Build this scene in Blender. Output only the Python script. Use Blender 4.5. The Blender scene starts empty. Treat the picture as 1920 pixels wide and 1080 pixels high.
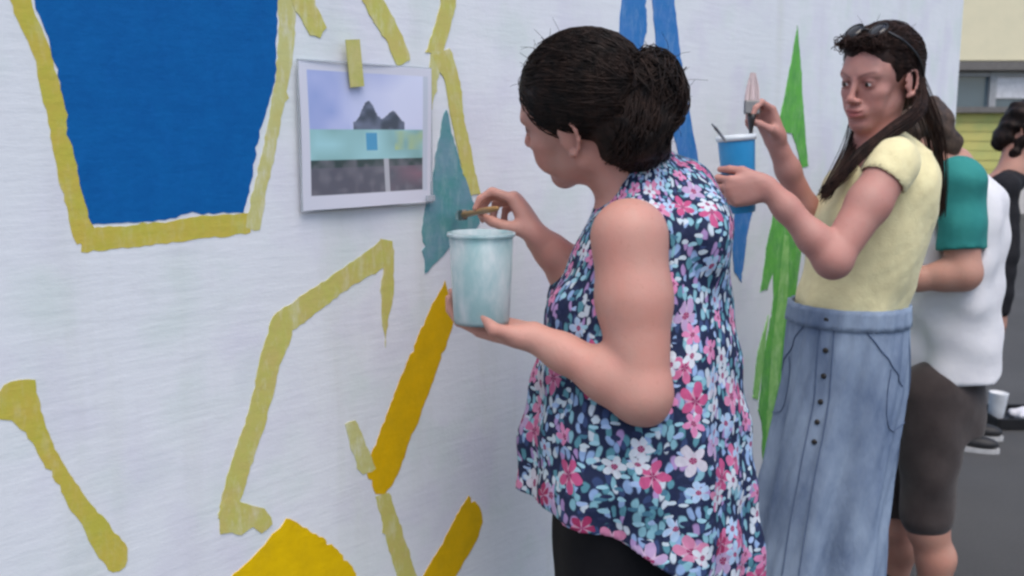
import bpy, bmesh, math, random
import numpy as np
from mathutils import Vector, Matrix
from mathutils.geometry import tessellate_polygon

random.seed(7)
rng = np.random.default_rng(7)
S = bpy.context.scene
COL = S.collection

# ------------------------------------------------------------------ camera
FPX = 1844.0                       # focal length in pixels of the 1920 px wide photograph
PITCH = math.radians(8.9)
CAMZ = 1.44
cam_data = bpy.data.cameras.new('camera')
cam_data.sensor_width = 36.0
cam_data.lens = 36.0 * FPX / 1920.0
cam_data.clip_start = 0.05
cam_data.clip_end = 400.0
cam = bpy.data.objects.new('camera', cam_data)
COL.objects.link(cam)
cam.location = (0, 0, CAMZ)
cam.rotation_euler = (math.pi / 2 - PITCH, 0, 0)
cam_data.dof.use_dof = True
cam_data.dof.focus_distance = 1.62
cam_data.dof.aperture_fstop = 6.3
S.camera = cam

# ------------------------------------------------------------------ sky, sun, exposure
SUN_EL, SUN_AZ = math.radians(65), math.radians(166)      # azimuth measured from +Y towards +X
world = bpy.data.worlds.new('World')
S.world = world
world.use_nodes = True
wn = world.node_tree
for n in list(wn.nodes):
    wn.nodes.remove(n)
sky = wn.nodes.new('ShaderNodeTexSky')
sky.sky_type = 'NISHITA'
sky.sun_disc = False
sky.sun_elevation = SUN_EL
sky.sun_rotation = SUN_AZ
sky.air_density = 1.0
sky.dust_density = 2.5
sky.ozone_density = 1.0
bg = wn.nodes.new('ShaderNodeBackground')
bg.inputs['Strength'].default_value = 0.115
wo = wn.nodes.new('ShaderNodeOutputWorld')
wn.links.new(sky.outputs[0], bg.inputs[0])
wn.links.new(bg.outputs[0], wo.inputs[0])
sun_d = bpy.data.lights.new('sun', 'SUN')
sun_d.energy = 0.95
sun_d.angle = math.radians(55)
sun_d.color = (1.0, 0.93, 0.85)
sun = bpy.data.objects.new('sun', sun_d)
COL.objects.link(sun)
sv = Vector((math.sin(SUN_AZ) * math.cos(SUN_EL), math.cos(SUN_AZ) * math.cos(SUN_EL), math.sin(SUN_EL)))
sun.rotation_euler = sv.to_track_quat('Z', 'Y').to_euler()
sun.location = (6, 4, 12)
S.view_settings.view_transform = 'Standard'
S.view_settings.look = 'None'
S.view_settings.gamma = 1.0
S.view_settings.use_curve_mapping = False
S.view_settings.exposure = 1.0
S.render.engine = 'CYCLES'
S.cycles.max_bounces = 8
S.cycles.filter_width = 2.6        # a soft phone picture, not a razor-sharp one
S.cycles.use_denoising = True

# ------------------------------------------------------------------ helpers
CP, SP = math.cos(PITCH), math.sin(PITCH)


def ray(x, y):
    a, b = (x - 960) / FPX, -(y - 540) / FPX
    return np.array([a, CP + b * SP, -SP + b * CP])


def px(x, y, Y):
    """the place in the scene at forward distance Y that was measured at (x, y) in the photograph"""
    r = ray(x, y)
    return np.array([0, 0, CAMZ]) + r * (Y / r[1])


def pxg(x, y, z=0.0):
    r = ray(x, y)
    return np.array([0, 0, CAMZ]) + r * ((z - CAMZ) / r[2])


W0 = np.array([-0.1086, 1.82, 0.0])
WD = np.array([0.656, 0.755, 0.0]); WD /= np.linalg.norm(WD)
WN = np.array([WD[1], -WD[0], 0.0])        # towards the painters


def on_wall(x, y):
    """wall coordinates (metres along the wall, height) of a photograph point"""
    r = ray(x, y)
    t = np.dot(W0 - np.array([0, 0, 0]), WN) / np.dot(r, WN)
    p = np.array([0, 0, CAMZ]) + r * t
    return np.dot(p - W0, WD), p[2]


def wall_pt(u, z, off=0.0):
    return W0 + WD * u + np.array([0, 0, z]) + WN * off


def nrm(v):
    v = np.asarray(v, float)
    return v / np.linalg.norm(v)


def tag(o, label=None, cat=None, group=None, kind=None):
    if label: o['label'] = label
    if cat: o['category'] = cat
    if group: o['group'] = group
    if kind: o['kind'] = kind
    return o


def empty(name, loc):
    o = bpy.data.objects.new(name, None)
    o.empty_display_size = 0.1
    COL.objects.link(o)
    o.location = tuple(loc)
    return o


def link(name, me, mat, parent=None):
    o = bpy.data.objects.new(name, me)
    COL.objects.link(o)
    if mat is not None and not me.materials:
        me.materials.append(mat)
    if parent is not None:
        o.parent = parent
        # meshes are built in scene coordinates; only a thing's Empty carries an offset
        m = Matrix.Translation(parent.location) if parent.parent is None else Matrix.Identity(4)
        o.matrix_parent_inverse = m.inverted()
    return o


def mesh_np(name, V, F, smooth=True):
    me = bpy.data.meshes.new(name)
    V = np.asarray(V, np.float32)
    if isinstance(F, np.ndarray):
        n, k = F.shape
        me.vertices.add(len(V)); me.vertices.foreach_set('co', V.ravel())
        me.loops.add(n * k); me.loops.foreach_set('vertex_index', F.ravel().astype(np.int32))
        me.polygons.add(n)
        me.polygons.foreach_set('loop_start', (np.arange(n) * k).astype(np.int32))
        me.update(calc_edges=True)
    else:
        me.from_pydata([tuple(v) for v in V], [], F)
    me.polygons.foreach_set('use_smooth', np.full(len(me.polygons), smooth))
    me.validate()
    me.update()
    return me


def set_color(me, name, C):
    a = me.attributes.new(name, 'FLOAT_COLOR', 'POINT')
    d = np.ones((len(C), 4), np.float32)
    d[:, :C.shape[1]] = C
    a.data.foreach_set('color', d.ravel())


def set_uv(me, uv_vert, wrap=None):
    li = np.zeros(len(me.loops), np.int32)
    me.loops.foreach_get('vertex_index', li)
    uv = uv_vert[li].astype(np.float32)
    if wrap is not None:
        n = len(me.polygons)
        ls = np.zeros(n, np.int32); lt = np.zeros(n, np.int32)
        me.polygons.foreach_get('loop_start', ls); me.polygons.foreach_get('loop_total', lt)
        if (lt == 4).all():
            q = uv[:, 0].reshape(n, 4)
            span = q.max(1) - q.min(1)
            fix = (span > wrap / 2)[:, None] & (q < 0)
            q[fix] += wrap
            uv[:, 0] = q.ravel()
    me.uv_layers.new(name='UVMap').data.foreach_set('uv', uv.ravel())


# ---- simple solids
def bm_mesh(name, bm, smooth=False):
    me = bpy.data.meshes.new(name)
    bmesh.ops.recalc_face_normals(bm, faces=bm.faces)
    bm.to_mesh(me); bm.free()
    me.polygons.foreach_set('use_smooth', np.full(len(me.polygons), smooth))
    return me


def box_me(name, c, half, axes=None, bevel=0.0):
    axes = np.eye(3) if axes is None else np.asarray(axes)
    bm = bmesh.new()
    bmesh.ops.create_cube(bm, size=2.0)
    if bevel:
        for v in bm.verts: v.co = Vector((v.co.x * half[0], v.co.y * half[1], v.co.z * half[2]))
        bmesh.ops.bevel(bm, geom=bm.edges[:], offset=bevel, segments=2, affect='EDGES', profile=0.6)
        for v in bm.verts: v.co = Vector(np.asarray(c) + v.co.x * axes[0] + v.co.y * axes[1] + v.co.z * axes[2])
    else:
        for v in bm.verts:
            v.co = Vector(np.asarray(c) + v.co.x * half[0] * axes[0] + v.co.y * half[1] * axes[1] + v.co.z * half[2] * axes[2])
    return bm_mesh(name, bm)


def frame_along(d, hint=(0, 0, 1)):
    d = nrm(d)
    h = np.asarray(hint, float)
    if abs(np.dot(d, h)) > 0.95: h = np.array([1.0, 0, 0])
    a = nrm(np.cross(h, d))
    b = np.cross(d, a)
    return a, b, d


def lathe(profile, c, axis=(0, 0, 1), seg=40, squash=1.0, hint=(0, 0, 1), closed=False):
    """profile: list of (radius, height along axis)"""
    a, b, d = frame_along(axis, hint)
    c = np.asarray(c, float)
    V, F = [], []
    n = len(profile)
    for r, h in profile:
        for k in range(seg):
            t = 2 * math.pi * k / seg
            V.append(c + d * h + a * r * math.cos(t) + b * r * math.sin(t) * squash)
    for i in range(n - 1 + (1 if closed else 0)):
        for k in range(seg):
            k2 = (k + 1) % seg; j = (i + 1) % n
            F.append((i * seg + k, i * seg + k2, j * seg + k2, j * seg + k))
    return np.array(V), np.array(F)


def tubes(paths, radii, sides=5):
    """many tapered tubes in one mesh; paths: (N,3) arrays, radii: arrays"""
    V, F = [], []
    base = 0
    for P, R in zip(paths, radii):
        P = np.asarray(P, float); n = len(P)
        T = np.gradient(P, axis=0)
        T /= np.linalg.norm(T, axis=1)[:, None] + 1e-9
        h = np.array([0.31, 0.5, 0.81])
        A = np.cross(T, h); A /= np.linalg.norm(A, axis=1)[:, None] + 1e-9
        B = np.cross(T, A)
        ang = np.arange(sides) * 2 * math.pi / sides
        R = np.broadcast_to(np.asarray(R, float), (n,))
        ring = P[:, None] + R[:, None, None] * (A[:, None] * np.cos(ang)[None, :, None] + B[:, None] * np.sin(ang)[None, :, None])
        V.append(ring.reshape(-1, 3))
        i = np.arange(n - 1)[:, None] * sides
        k = np.arange(sides)[None]
        k2 = (k + 1) % sides
        q = np.stack([i + k, i + k2, i + sides + k2, i + sides + k], -1).reshape(-1, 4) + base
        F.append(q)
        base += n * sides
    return np.concatenate(V), np.concatenate(F)


def catmull(P, n=24):
    P = np.asarray(P, float)
    Q = np.vstack([2 * P[0] - P[1], P, 2 * P[-1] - P[-2]])
    out = []
    m = len(P) - 1
    for s in np.linspace(0, m, n):
        i = min(int(s), m - 1); t = s - i
        p0, p1, p2, p3 = Q[i:i + 4]
        out.append(0.5 * ((2 * p1) + (-p0 + p2) * t + (2 * p0 - 5 * p1 + 4 * p2 - p3) * t * t + (-p0 + 3 * p1 - 3 * p2 + p3) * t ** 3))
    return np.array(out)


# ------------------------------------------------------------------ implicit surfaces: bodies and clothes grow as one skin
class Prim:
    def __init__(s, kind, k=0.01, op='u', **a):
        s.kind, s.k, s.op = kind, k, op
        for n, v in a.items(): setattr(s, n, v)
        if kind == 'rc':
            r = max(s.ra, s.rb)
            s.lo = np.minimum(s.a, s.b) - r; s.hi = np.maximum(s.a, s.b) + r
        elif kind == 'el':
            r = max(s.r); s.lo = s.c - r; s.hi = s.c + r
        elif kind == 'loft':
            m = max(s.A.max(), s.B.max())
            s.lo = np.array([s.X.min() - m, s.Y.min() - m, s.Z[0]]); s.hi = np.array([s.X.max() + m, s.Y.max() + m, s.Z[-1]])

    def d(s, P):
        if s.kind == 'rc':
            ba = s.b - s.a
            h = np.clip((P - s.a) @ ba / (ba @ ba + 1e-12), 0, 1)
            return np.linalg.norm(P - s.a - h[:, None] * ba, axis=1) - (s.ra + (s.rb - s.ra) * h)
        if s.kind == 'el':
            q = (P - s.c) @ s.M.T
            r = np.asarray(s.r)
            k0 = np.linalg.norm(q / r, axis=1); k1 = np.linalg.norm(q / (r * r), axis=1) + 1e-9
            return k0 * (k0 - 1) / k1
        if s.kind == 'loft':
            z = P[:, 2]
            zc = np.clip(z, s.Z[0], s.Z[-1])
            cx, cy = np.interp(zc, s.Z, s.X), np.interp(zc, s.Z, s.Y)
            a, b = np.interp(zc, s.Z, s.A), np.interp(zc, s.Z, s.B)
            dx, dy = P[:, 0] - cx, P[:, 1] - cy
            u = dx * s.f[1] - dy * s.f[0]; v = dx * s.f[0] + dy * s.f[1]
            L = np.sqrt(u * u + v * v) + 1e-9
            q = np.sqrt((u / a) ** 2 + (v / b) ** 2) + 1e-9
            dd = np.maximum(L * (1 - 1 / q), -np.minimum(a, b))
            if getattr(s, 'fold', None) is not None:
                dd = dd - s.fold(np.arctan2(u, v), z)
            return np.maximum(dd, np.maximum(z - s.Z[-1], s.Z[0] - z))


def RC(a, b, ra, rb, k=0.012, op='u'):
    return Prim('rc', k, op, a=np.asarray(a, float), b=np.asarray(b, float), ra=ra, rb=rb)


def EL(c, r, M=None, k=0.012, op='u'):
    return Prim('el', k, op, c=np.asarray(c, float), r=tuple(r), M=np.eye(3) if M is None else np.asarray(M, float))


def LOFT(Z, X, Y, A, B, f, k=0.02, fold=None, op='u'):
    Z = np.asarray(Z, float); o = np.argsort(Z)
    Z, X, Y, A, B = (np.asarray(q, float)[o] for q in (Z, X, Y, A, B))
    if len(Z) > 3:          # round the profile off between the measured rows
        zf = np.linspace(Z[0], Z[-1], 60)
        ker = np.exp(-np.linspace(-2, 2, 13) ** 2); ker /= ker.sum()
        def sm(q):
            v = np.interp(zf, Z, q); p = np.concatenate([2 * v[0] - v[6:0:-1], v, 2 * v[-1] - v[-2:-8:-1]])
            return np.convolve(p, ker, 'valid')
        X, Y, A, B = sm(X), sm(Y), np.maximum(sm(A), 0.02), np.maximum(sm(B), 0.02)
        Z = zf
    o = np.arange(len(Z))
    return Prim('loft', k, op, Z=Z[o], X=np.asarray(X, float)[o], Y=np.asarray(Y, float)[o], A=np.asarray(A, float)[o],
                B=np.asarray(B, float)[o], f=np.asarray(f, float), fold=fold)


def eval_sdf(prims, P, band, post=None):
    d = np.full(len(P), 1.0)
    for p in prims:
        m = band + p.k
        ix = np.nonzero(((P > p.lo - m) & (P < p.hi + m)).all(1))[0]
        if not len(ix): continue
        e = p.d(P[ix]); c = d[ix]; k = p.k
        if p.op == 'u':
            h = np.maximum(k - np.abs(c - e), 0) / k
            d[ix] = np.minimum(c, e) - h * h * k * 0.25
        else:
            h = np.maximum(k - np.abs(c + e), 0) / k
            d[ix] = np.maximum(c, -e) + h * h * k * 0.25
    if post is not None:
        d = post(P, d)
    return d


def sdf_mesh(prims, h, post=None):
    us = [p for p in prims if p.op == 'u']
    lo = np.min([p.lo for p in us], 0) - 4 * h; hi = np.max([p.hi for p in us], 0) + 4 * h
    q = 4
    nc = np.ceil((hi - lo) / (h * q)).astype(int) + 1
    gx = [lo[i] + np.arange(nc[i]) * h * q for i in range(3)]
    Pc = np.stack(np.meshgrid(*gx, indexing='ij'), -1).reshape(-1, 3)
    dc = eval_sdf(prims, Pc, 5 * h * q, post).reshape(nc)
    D = np.repeat(np.repeat(np.repeat(dc, q, 0), q, 1), q, 2).astype(np.float32)
    near = np.abs(dc) < 2.6 * h * q
    near = np.repeat(np.repeat(np.repeat(near, q, 0), q, 1), q, 2)
    n = D.shape
    I = np.nonzero(near)
    # coarse node value fills the block starting at it
    P = np.stack([lo[i] + I[i] * h for i in range(3)], -1)
    D[I] = eval_sdf(prims, P, 6 * h, post)
    Sg = D < 0
    cnt = np.zeros((n[0] - 1, n[1] - 1, n[2] - 1), np.int8)
    for a in (0, 1):
        for b in (0, 1):
            for c in (0, 1):
                cnt += Sg[a:n[0] - 1 + a, b:n[1] - 1 + b, c:n[2] - 1 + c]
    mix = (cnt > 0) & (cnt < 8)
    C = np.stack(np.nonzero(mix), -1)
    idm = np.full(cnt.shape, -1, np.int32)
    idm[mix] = np.arange(len(C))
    acc = np.zeros((len(C), 3)); num = np.zeros(len(C))
    corners = [(a, b, c) for a in (0, 1) for b in (0, 1) for c in (0, 1)]
    val = {k: D[C[:, 0] + k[0], C[:, 1] + k[1], C[:, 2] + k[2]].astype(float) for k in corners}
    for k in corners:
        for ax in range(3):
            if k[ax] == 0:
                k2 = list(k); k2[ax] = 1; k2 = tuple(k2)
                v0, v1 = val[k], val[k2]
                m = (v0 < 0) != (v1 < 0)
                t = np.where(m, v0 / np.where(m, v0 - v1, 1), 0)
                pos = np.tile(np.array(k, float), (len(C), 1)); pos[:, ax] = t
                acc[m] += pos[m]; num[m] += 1
    V = lo + (C + acc / num[:, None]) * h
    F = []
    for ax in range(3):
        b1, b2 = (ax + 1) % 3, (ax + 2) % 3
        s0 = [slice(None)] * 3; s1 = [slice(None)] * 3
        s0[ax] = slice(0, n[ax] - 1); s1[ax] = slice(1, n[ax])
        A0, A1 = Sg[tuple(s0)], Sg[tuple(s1)]
        E = np.stack(np.nonzero(A0 != A1), -1)
        ok = (E[:, b1] > 0) & (E[:, b2] > 0) & (E[:, b1] < n[b1] - 1) & (E[:, b2] < n[b2] - 1)
        E = E[ok]
        flip = A1[E[:, 0], E[:, 1], E[:, 2]]
        o = []
        for (x1, x2) in ((0, 0), (1, 0), (1, 1), (0, 1)):
            G = E.copy(); G[:, b1] -= 1 - x1; G[:, b2] -= 1 - x2
            o.append(idm[G[:, 0], G[:, 1], G[:, 2]])
        Q = np.stack(o, -1)
        Q[flip] = Q[flip][:, ::-1]
        F.append(Q)
    F = np.concatenate(F)
    F = F[(F >= 0).all(1)]
    return V, F


def relax(V, F, it=2, lam=0.5):
    n = len(V)
    e = np.concatenate([F[:, [0, 1]], F[:, [1, 2]], F[:, [2, 3]], F[:, [3, 0]]])
    deg = np.bincount(e[:, 0], minlength=n) + np.bincount(e[:, 1], minlength=n)
    for _ in range(it):
        A = np.zeros_like(V)
        for c in range(3):
            A[:, c] = np.bincount(e[:, 0], V[e[:, 1], c], n) + np.bincount(e[:, 1], V[e[:, 0], c], n)
        V = V + lam * (A / np.maximum(deg, 1)[:, None] - V)
    return V


# ------------------------------------------------------------------ materials
def mat(name):
    m = bpy.data.materials.new(name)
    m.use_nodes = True
    nt = m.node_tree
    return m, nt, nt.nodes['Principled BSDF']


def N(nt, t, **kw):
    n = nt.nodes.new(t)
    for k, v in kw.items():
        if k in n.inputs: n.inputs[k].default_value = v
        else: setattr(n, k, v)
    return n


def mixc(nt, f, a, b, blend='MIX'):
    n = nt.nodes.new('ShaderNodeMix'); n.data_type = 'RGBA'; n.blend_type = blend
    for s, v in ((n.inputs[0], f), (n.inputs[6], a), (n.inputs[7], b)):
        if isinstance(v, bpy.types.NodeSocket): nt.links.new(v, s)
        elif isinstance(v, (int, float)): s.default_value = v
        else: s.default_value = (*v, 1)
    return n.outputs[2]


def math_n(nt, op, a, b=0.0, c=0.0):
    n = nt.nodes.new('ShaderNodeMath'); n.operation = op
    for s, v in zip(n.inputs, (a, b, c)):
        if isinstance(v, bpy.types.NodeSocket): nt.links.new(v, s)
        else: s.default_value = v
    return n.outputs[0]


def ramp(nt, fac, stops, interp='LINEAR'):
    n = nt.nodes.new('ShaderNodeValToRGB')
    n.color_ramp.interpolation = interp
    el = n.color_ramp.elements
    while len(el) < len(stops): el.new(0.5)
    for e, (p, c) in zip(el, stops):
        e.position = p; e.color = (*c, 1) if len(c) == 3 else c
    nt.links.new(fac, n.inputs[0])
    return n.outputs[0]


def noise(nt, scale, detail=3, rough=0.55, vec=None, dist=0.0):
    n = N(nt, 'ShaderNodeTexNoise', Scale=scale, Detail=detail, Roughness=rough, Distortion=dist)
    if vec is not None: nt.links.new(vec, n.inputs['Vector'])
    return n.outputs[0]


def objco(nt, scale=(1, 1, 1), rot=(0, 0, 0), out='Object'):
    t = nt.nodes.new('ShaderNodeTexCoord')
    m = nt.nodes.new('ShaderNodeMapping')
    m.inputs['Scale'].default_value = scale; m.inputs['Rotation'].default_value = rot
    nt.links.new(t.outputs[out], m.inputs[0])
    return m.outputs[0]


def bump(nt, b, height, strength=0.3, dist=0.01):
    n = nt.nodes.new('ShaderNodeBump')
    n.inputs['Strength'].default_value = strength; n.inputs['Distance'].default_value = dist
    nt.links.new(height, n.inputs['Height']); nt.links.new(n.outputs[0], b.inputs['Normal'])


def simple(name, c, rough=0.6, c2=None, ns=20.0, bs=0.0, bd=0.002, metal=0.0, scale=(1, 1, 1), spec=0.4):
    m, nt, b = mat(name)
    v = objco(nt, scale)
    f = noise(nt, ns, 4, 0.6, v)
    c2 = c2 or tuple(x * 0.8 for x in c)
    nt.links.new(mixc(nt, ramp(nt, f, [(0.35, (0, 0, 0)), (0.65, (1, 1, 1))]), c, c2), b.inputs['Base Color'])
    b.inputs['Roughness'].default_value = rough; b.inputs['Metallic'].default_value = metal
    b.inputs['Specular IOR Level'].default_value = spec
    if bs: bump(nt, b, noise(nt, ns * 3, 4, 0.6, v), bs, bd)
    return m


def skin_mat(name, c, c2):
    m, nt, b = mat(name)
    v = objco(nt)
    f = noise(nt, 26, 5, 0.65, v)
    base = mixc(nt, ramp(nt, f, [(0.3, (0, 0, 0)), (0.7, (1, 1, 1))]), c, c2)
    f2 = noise(nt, 9, 3, 0.55, v)
    base = mixc(nt, math_n(nt, 'MULTIPLY', ramp(nt, f2, [(0.45, (0, 0, 0)), (0.7, (1, 1, 1))]), 0.55), base, (c[0] * 1.04, c[1] * 0.78, c[2] * 0.74))
    f3 = noise(nt, 130, 3, 0.6, v)
    base = mixc(nt, math_n(nt, 'MULTIPLY', ramp(nt, f3, [(0.60, (0, 0, 0)), (0.74, (1, 1, 1))]), 0.30), base, (c[0] * 0.72, c[1] * 0.60, c[2] * 0.55))
    at = nt.nodes.new('ShaderNodeAttribute'); at.attribute_name = 'tint'
    nt.links.new(mixc(nt, 1.0, base, at.outputs['Color'], 'MULTIPLY'), b.inputs['Base Color'])
    b.inputs['Roughness'].default_value = 0.52
    b.inputs['Specular IOR Level'].default_value = 0.35
    b.inputs['Subsurface Weight'].default_value = 0.12
    b.inputs['Subsurface Radius'].default_value = (0.012, 0.005, 0.003)
    b.inputs['Subsurface Scale'].default_value = 0.6
    bump(nt, b, math_n(nt, 'ADD', noise(nt, 420, 3, 0.6, v), math_n(nt, 'MULTIPLY', noise(nt, 60, 3, 0.6, v), 1.5)), 0.22, 0.002)
    return m


def hair_mat(name, c, c2, rough=0.55):
    m, nt, b = mat(name)
    f = noise(nt, 60, 4, 0.6, objco(nt, (1, 1, 0.6)))
    nt.links.new(mixc(nt, ramp(nt, f, [(0.35, (0, 0, 0)), (0.7, (1, 1, 1))]), c, c2), b.inputs['Base Color'])
    b.inputs['Roughness'].default_value = rough
    b.inputs['Specular IOR Level'].default_value = 0.16
    bump(nt, b, noise(nt, 300, 3, 0.6, objco(nt, (1, 1, 0.25))), 0.5, 0.002)
    return m


def cloth_mat(name, c, c2, weave=900, ns=18, rough=0.85):
    m, nt, b = mat(name)
    v = objco(nt)
    f = noise(nt, ns, 4, 0.6, v)
    nt.links.new(mixc(nt, ramp(nt, f, [(0.3, (0, 0, 0)), (0.7, (1, 1, 1))]), c, c2), b.inputs['Base Color'])
    b.inputs['Roughness'].default_value = rough
    b.inputs['Specular IOR Level'].default_value = 0.2
    b.inputs['Sheen Weight'].default_value = 0.15 if c[0] > 0.03 else 0.0
    h = math_n(nt, 'ADD', noise(nt, weave, 2, 0.5, v), math_n(nt, 'MULTIPLY', noise(nt, 24, 4, 0.55, v), 2.5))
    bump(nt, b, h, 0.35, 0.004)
    return m


def floral_mat():
    m, nt, b = mat('floral_print')
    t = nt.nodes.new('ShaderNodeTexCoord')
    uv = t.outputs['UV']
    nz = N(nt, 'ShaderNodeTexNoise', Scale=26.0, Detail=2.0)
    nt.links.new(uv, nz.inputs['Vector'])
    w = nt.nodes.new('ShaderNodeVectorMath'); w.operation = 'MULTIPLY_ADD'
    nt.links.new(nz.outputs[1], w.inputs[0]); w.inputs[1].default_value = (0.018, 0.018, 0); nt.links.new(uv, w.inputs[2])
    # crowded leaves: stretched cells of many colours on a navy ground
    mp = nt.nodes.new('ShaderNodeMapping'); mp.inputs['Scale'].default_value = (92, 52, 1); mp.inputs['Rotation'].default_value = (0, 0, 0.6)
    nt.links.new(w.outputs[0], mp.inputs[0])
    v1 = N(nt, 'ShaderNodeTexVoronoi', Scale=1.0, voronoi_dimensions='2D'); nt.links.new(mp.outputs[0], v1.inputs['Vector'])
    sp = nt.nodes.new('ShaderNodeSeparateColor'); nt.links.new(v1.outputs['Color'], sp.inputs[0])
    leaf = ramp(nt, sp.outputs[0], [(0.0, (0.012, 0.02, 0.06)), (0.24, (0.21, 0.42, 0.50)), (0.36, (0.035, 0.06, 0.15)), (0.48, (0.09, 0.25, 0.31)),
                                    (0.62, (0.50, 0.57, 0.64)), (0.77, (0.24, 0.36, 0.58)), (0.90, (0.36, 0.24, 0.46))], 'CONSTANT')
    edge = ramp(nt, v1.outputs['Distance'], [(0.38, (0, 0, 0)), (0.55, (1, 1, 1))])
    c = mixc(nt, edge, leaf, (0.014, 0.022, 0.06))
    # second, differently turned layer of leaves
    mp2 = nt.nodes.new('ShaderNodeMapping'); mp2.inputs['Scale'].default_value = (46, 88, 1); mp2.inputs['Rotation'].default_value = (0, 0, 0.45)
    mp2.inputs['Location'].default_value = (3.7, 1.9, 0)
    nt.links.new(w.outputs[0], mp2.inputs[0])
    v2 = N(nt, 'ShaderNodeTexVoronoi', Scale=1.0, voronoi_dimensions='2D'); nt.links.new(mp2.outputs[0], v2.inputs['Vector'])
    sp2 = nt.nodes.new('ShaderNodeSeparateColor'); nt.links.new(v2.outputs['Color'], sp2.inputs[0])
    leaf2 = ramp(nt, sp2.outputs[1], [(0.0, (0.02, 0.03, 0.08)), (0.3, (0.30, 0.52, 0.62)), (0.5, (0.48, 0.57, 0.64)), (0.72, (0.06, 0.17, 0.25)), (0.86, (0.32, 0.44, 0.66))], 'CONSTANT')
    on2 = math_n(nt, 'MULTIPLY', math_n(nt, 'LESS_THAN', v2.outputs['Distance'], 0.33), math_n(nt, 'GREATER_THAN', sp2.outputs[0], 0.45))
    c = mixc(nt, on2, c, leaf2)
    # five-petalled flowers
    for scale, off, thr, cols in ((17.5, (0.37, 0.11, 0), 0.52, [(0.0, (0.46, 0.08, 0.20)), (0.3, (0.54, 0.20, 0.33)), (0.55, (0.42, 0.30, 0.48)), (0.72, (0.50, 0.13, 0.26)), (0.88, (0.52, 0.50, 0.57))]),
                                  (24.0, (0.91, 0.53, 0), 0.60, [(0.0, (0.62, 0.22, 0.40)), (0.4, (0.36, 0.50, 0.68)), (0.65, (0.55, 0.60, 0.66)), (0.85, (0.30, 0.03, 0.10))])):
        ad = nt.nodes.new('ShaderNodeVectorMath'); ad.operation = 'ADD'; ad.inputs[1].default_value = off
        nt.links.new(w.outputs[0], ad.inputs[0])
        vf = N(nt, 'ShaderNodeTexVoronoi', Scale=scale, voronoi_dimensions='2D', Randomness=0.85)
        nt.links.new(ad.outputs[0], vf.inputs['Vector'])
        sb = nt.nodes.new('ShaderNodeVectorMath'); sb.operation = 'SUBTRACT'
        nt.links.new(ad.outputs[0], sb.inputs[0]); nt.links.new(vf.outputs['Position'], sb.inputs[1])
        sx = nt.nodes.new('ShaderNodeSeparateXYZ'); nt.links.new(sb.outputs[0], sx.inputs[0])
        sc = nt.nodes.new('ShaderNodeSeparateColor'); nt.links.new(vf.outputs['Color'], sc.inputs[0])
        ang = math_n(nt, 'ADD', math_n(nt, 'ARCTAN2', sx.outputs[1], sx.outputs[0]), math_n(nt, 'MULTIPLY', sc.outputs[1], 6.28))
        pet = math_n(nt, 'ABSOLUTE', math_n(nt, 'COSINE', math_n(nt, 'MULTIPLY', ang, 2.5)))
        rad = math_n(nt, 'MULTIPLY_ADD', pet, 0.27, 0.19)
        on = math_n(nt, 'MULTIPLY', math_n(nt, 'LESS_THAN', vf.outputs['Distance'], rad), math_n(nt, 'GREATER_THAN', sc.outputs[0], thr))
        fc = ramp(nt, sc.outputs[2], cols, 'CONSTANT')
        fc = mixc(nt, math_n(nt, 'LESS_THAN', vf.outputs['Distance'], 0.11), fc, (0.25, 0.02, 0.10))
        fc = mixc(nt, math_n(nt, 'MULTIPLY', math_n(nt, 'LESS_THAN', pet, 0.45), 0.5), fc, (0.58, 0.44, 0.54))
        c = mixc(nt, on, c, fc)
    nt.links.new(c, b.inputs['Base Color'])
    b.inputs['Roughness'].default_value = 0.8
    b.inputs['Specular IOR Level'].default_value = 0.25
    v = objco(nt)
    bump(nt, b, noise(nt, 20, 4, 0.55, objco(nt, (1, 1, 0.45))), 0.7, 0.02)
    return m


def denim_mat():
    m, nt, b = mat('washed_denim')
    t = nt.nodes.new('ShaderNodeTexCoord')
    mp = nt.nodes.new('ShaderNodeMapping'); mp.inputs['Scale'].default_value = (420, 60, 1)
    nt.links.new(t.outputs['UV'], mp.inputs[0])
    th = noise(nt, 1.0, 3, 0.7, mp.outputs[0])
    big = noise(nt, 9, 4, 0.6, objco(nt, (1, 1, 0.5)))
    c = mixc(nt, ramp(nt, big, [(0.32, (0, 0, 0)), (0.68, (1, 1, 1))]), (0.075, 0.12, 0.22), (0.29, 0.37, 0.49))
    c = mixc(nt, math_n(nt, 'MULTIPLY', th, 0.45), c, (0.30, 0.36, 0.44))
    nt.links.new(c, b.inputs['Base Color'])
    b.inputs['Roughness'].default_value = 0.9
    b.inputs['Specular IOR Level'].default_value = 0.15
    bump(nt, b, math_n(nt, 'ADD', th, math_n(nt, 'MULTIPLY', noise(nt, 16, 4, 0.6, objco(nt, (1, 1, 0.35))), 4.0)), 0.4, 0.005)
    return m


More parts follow.
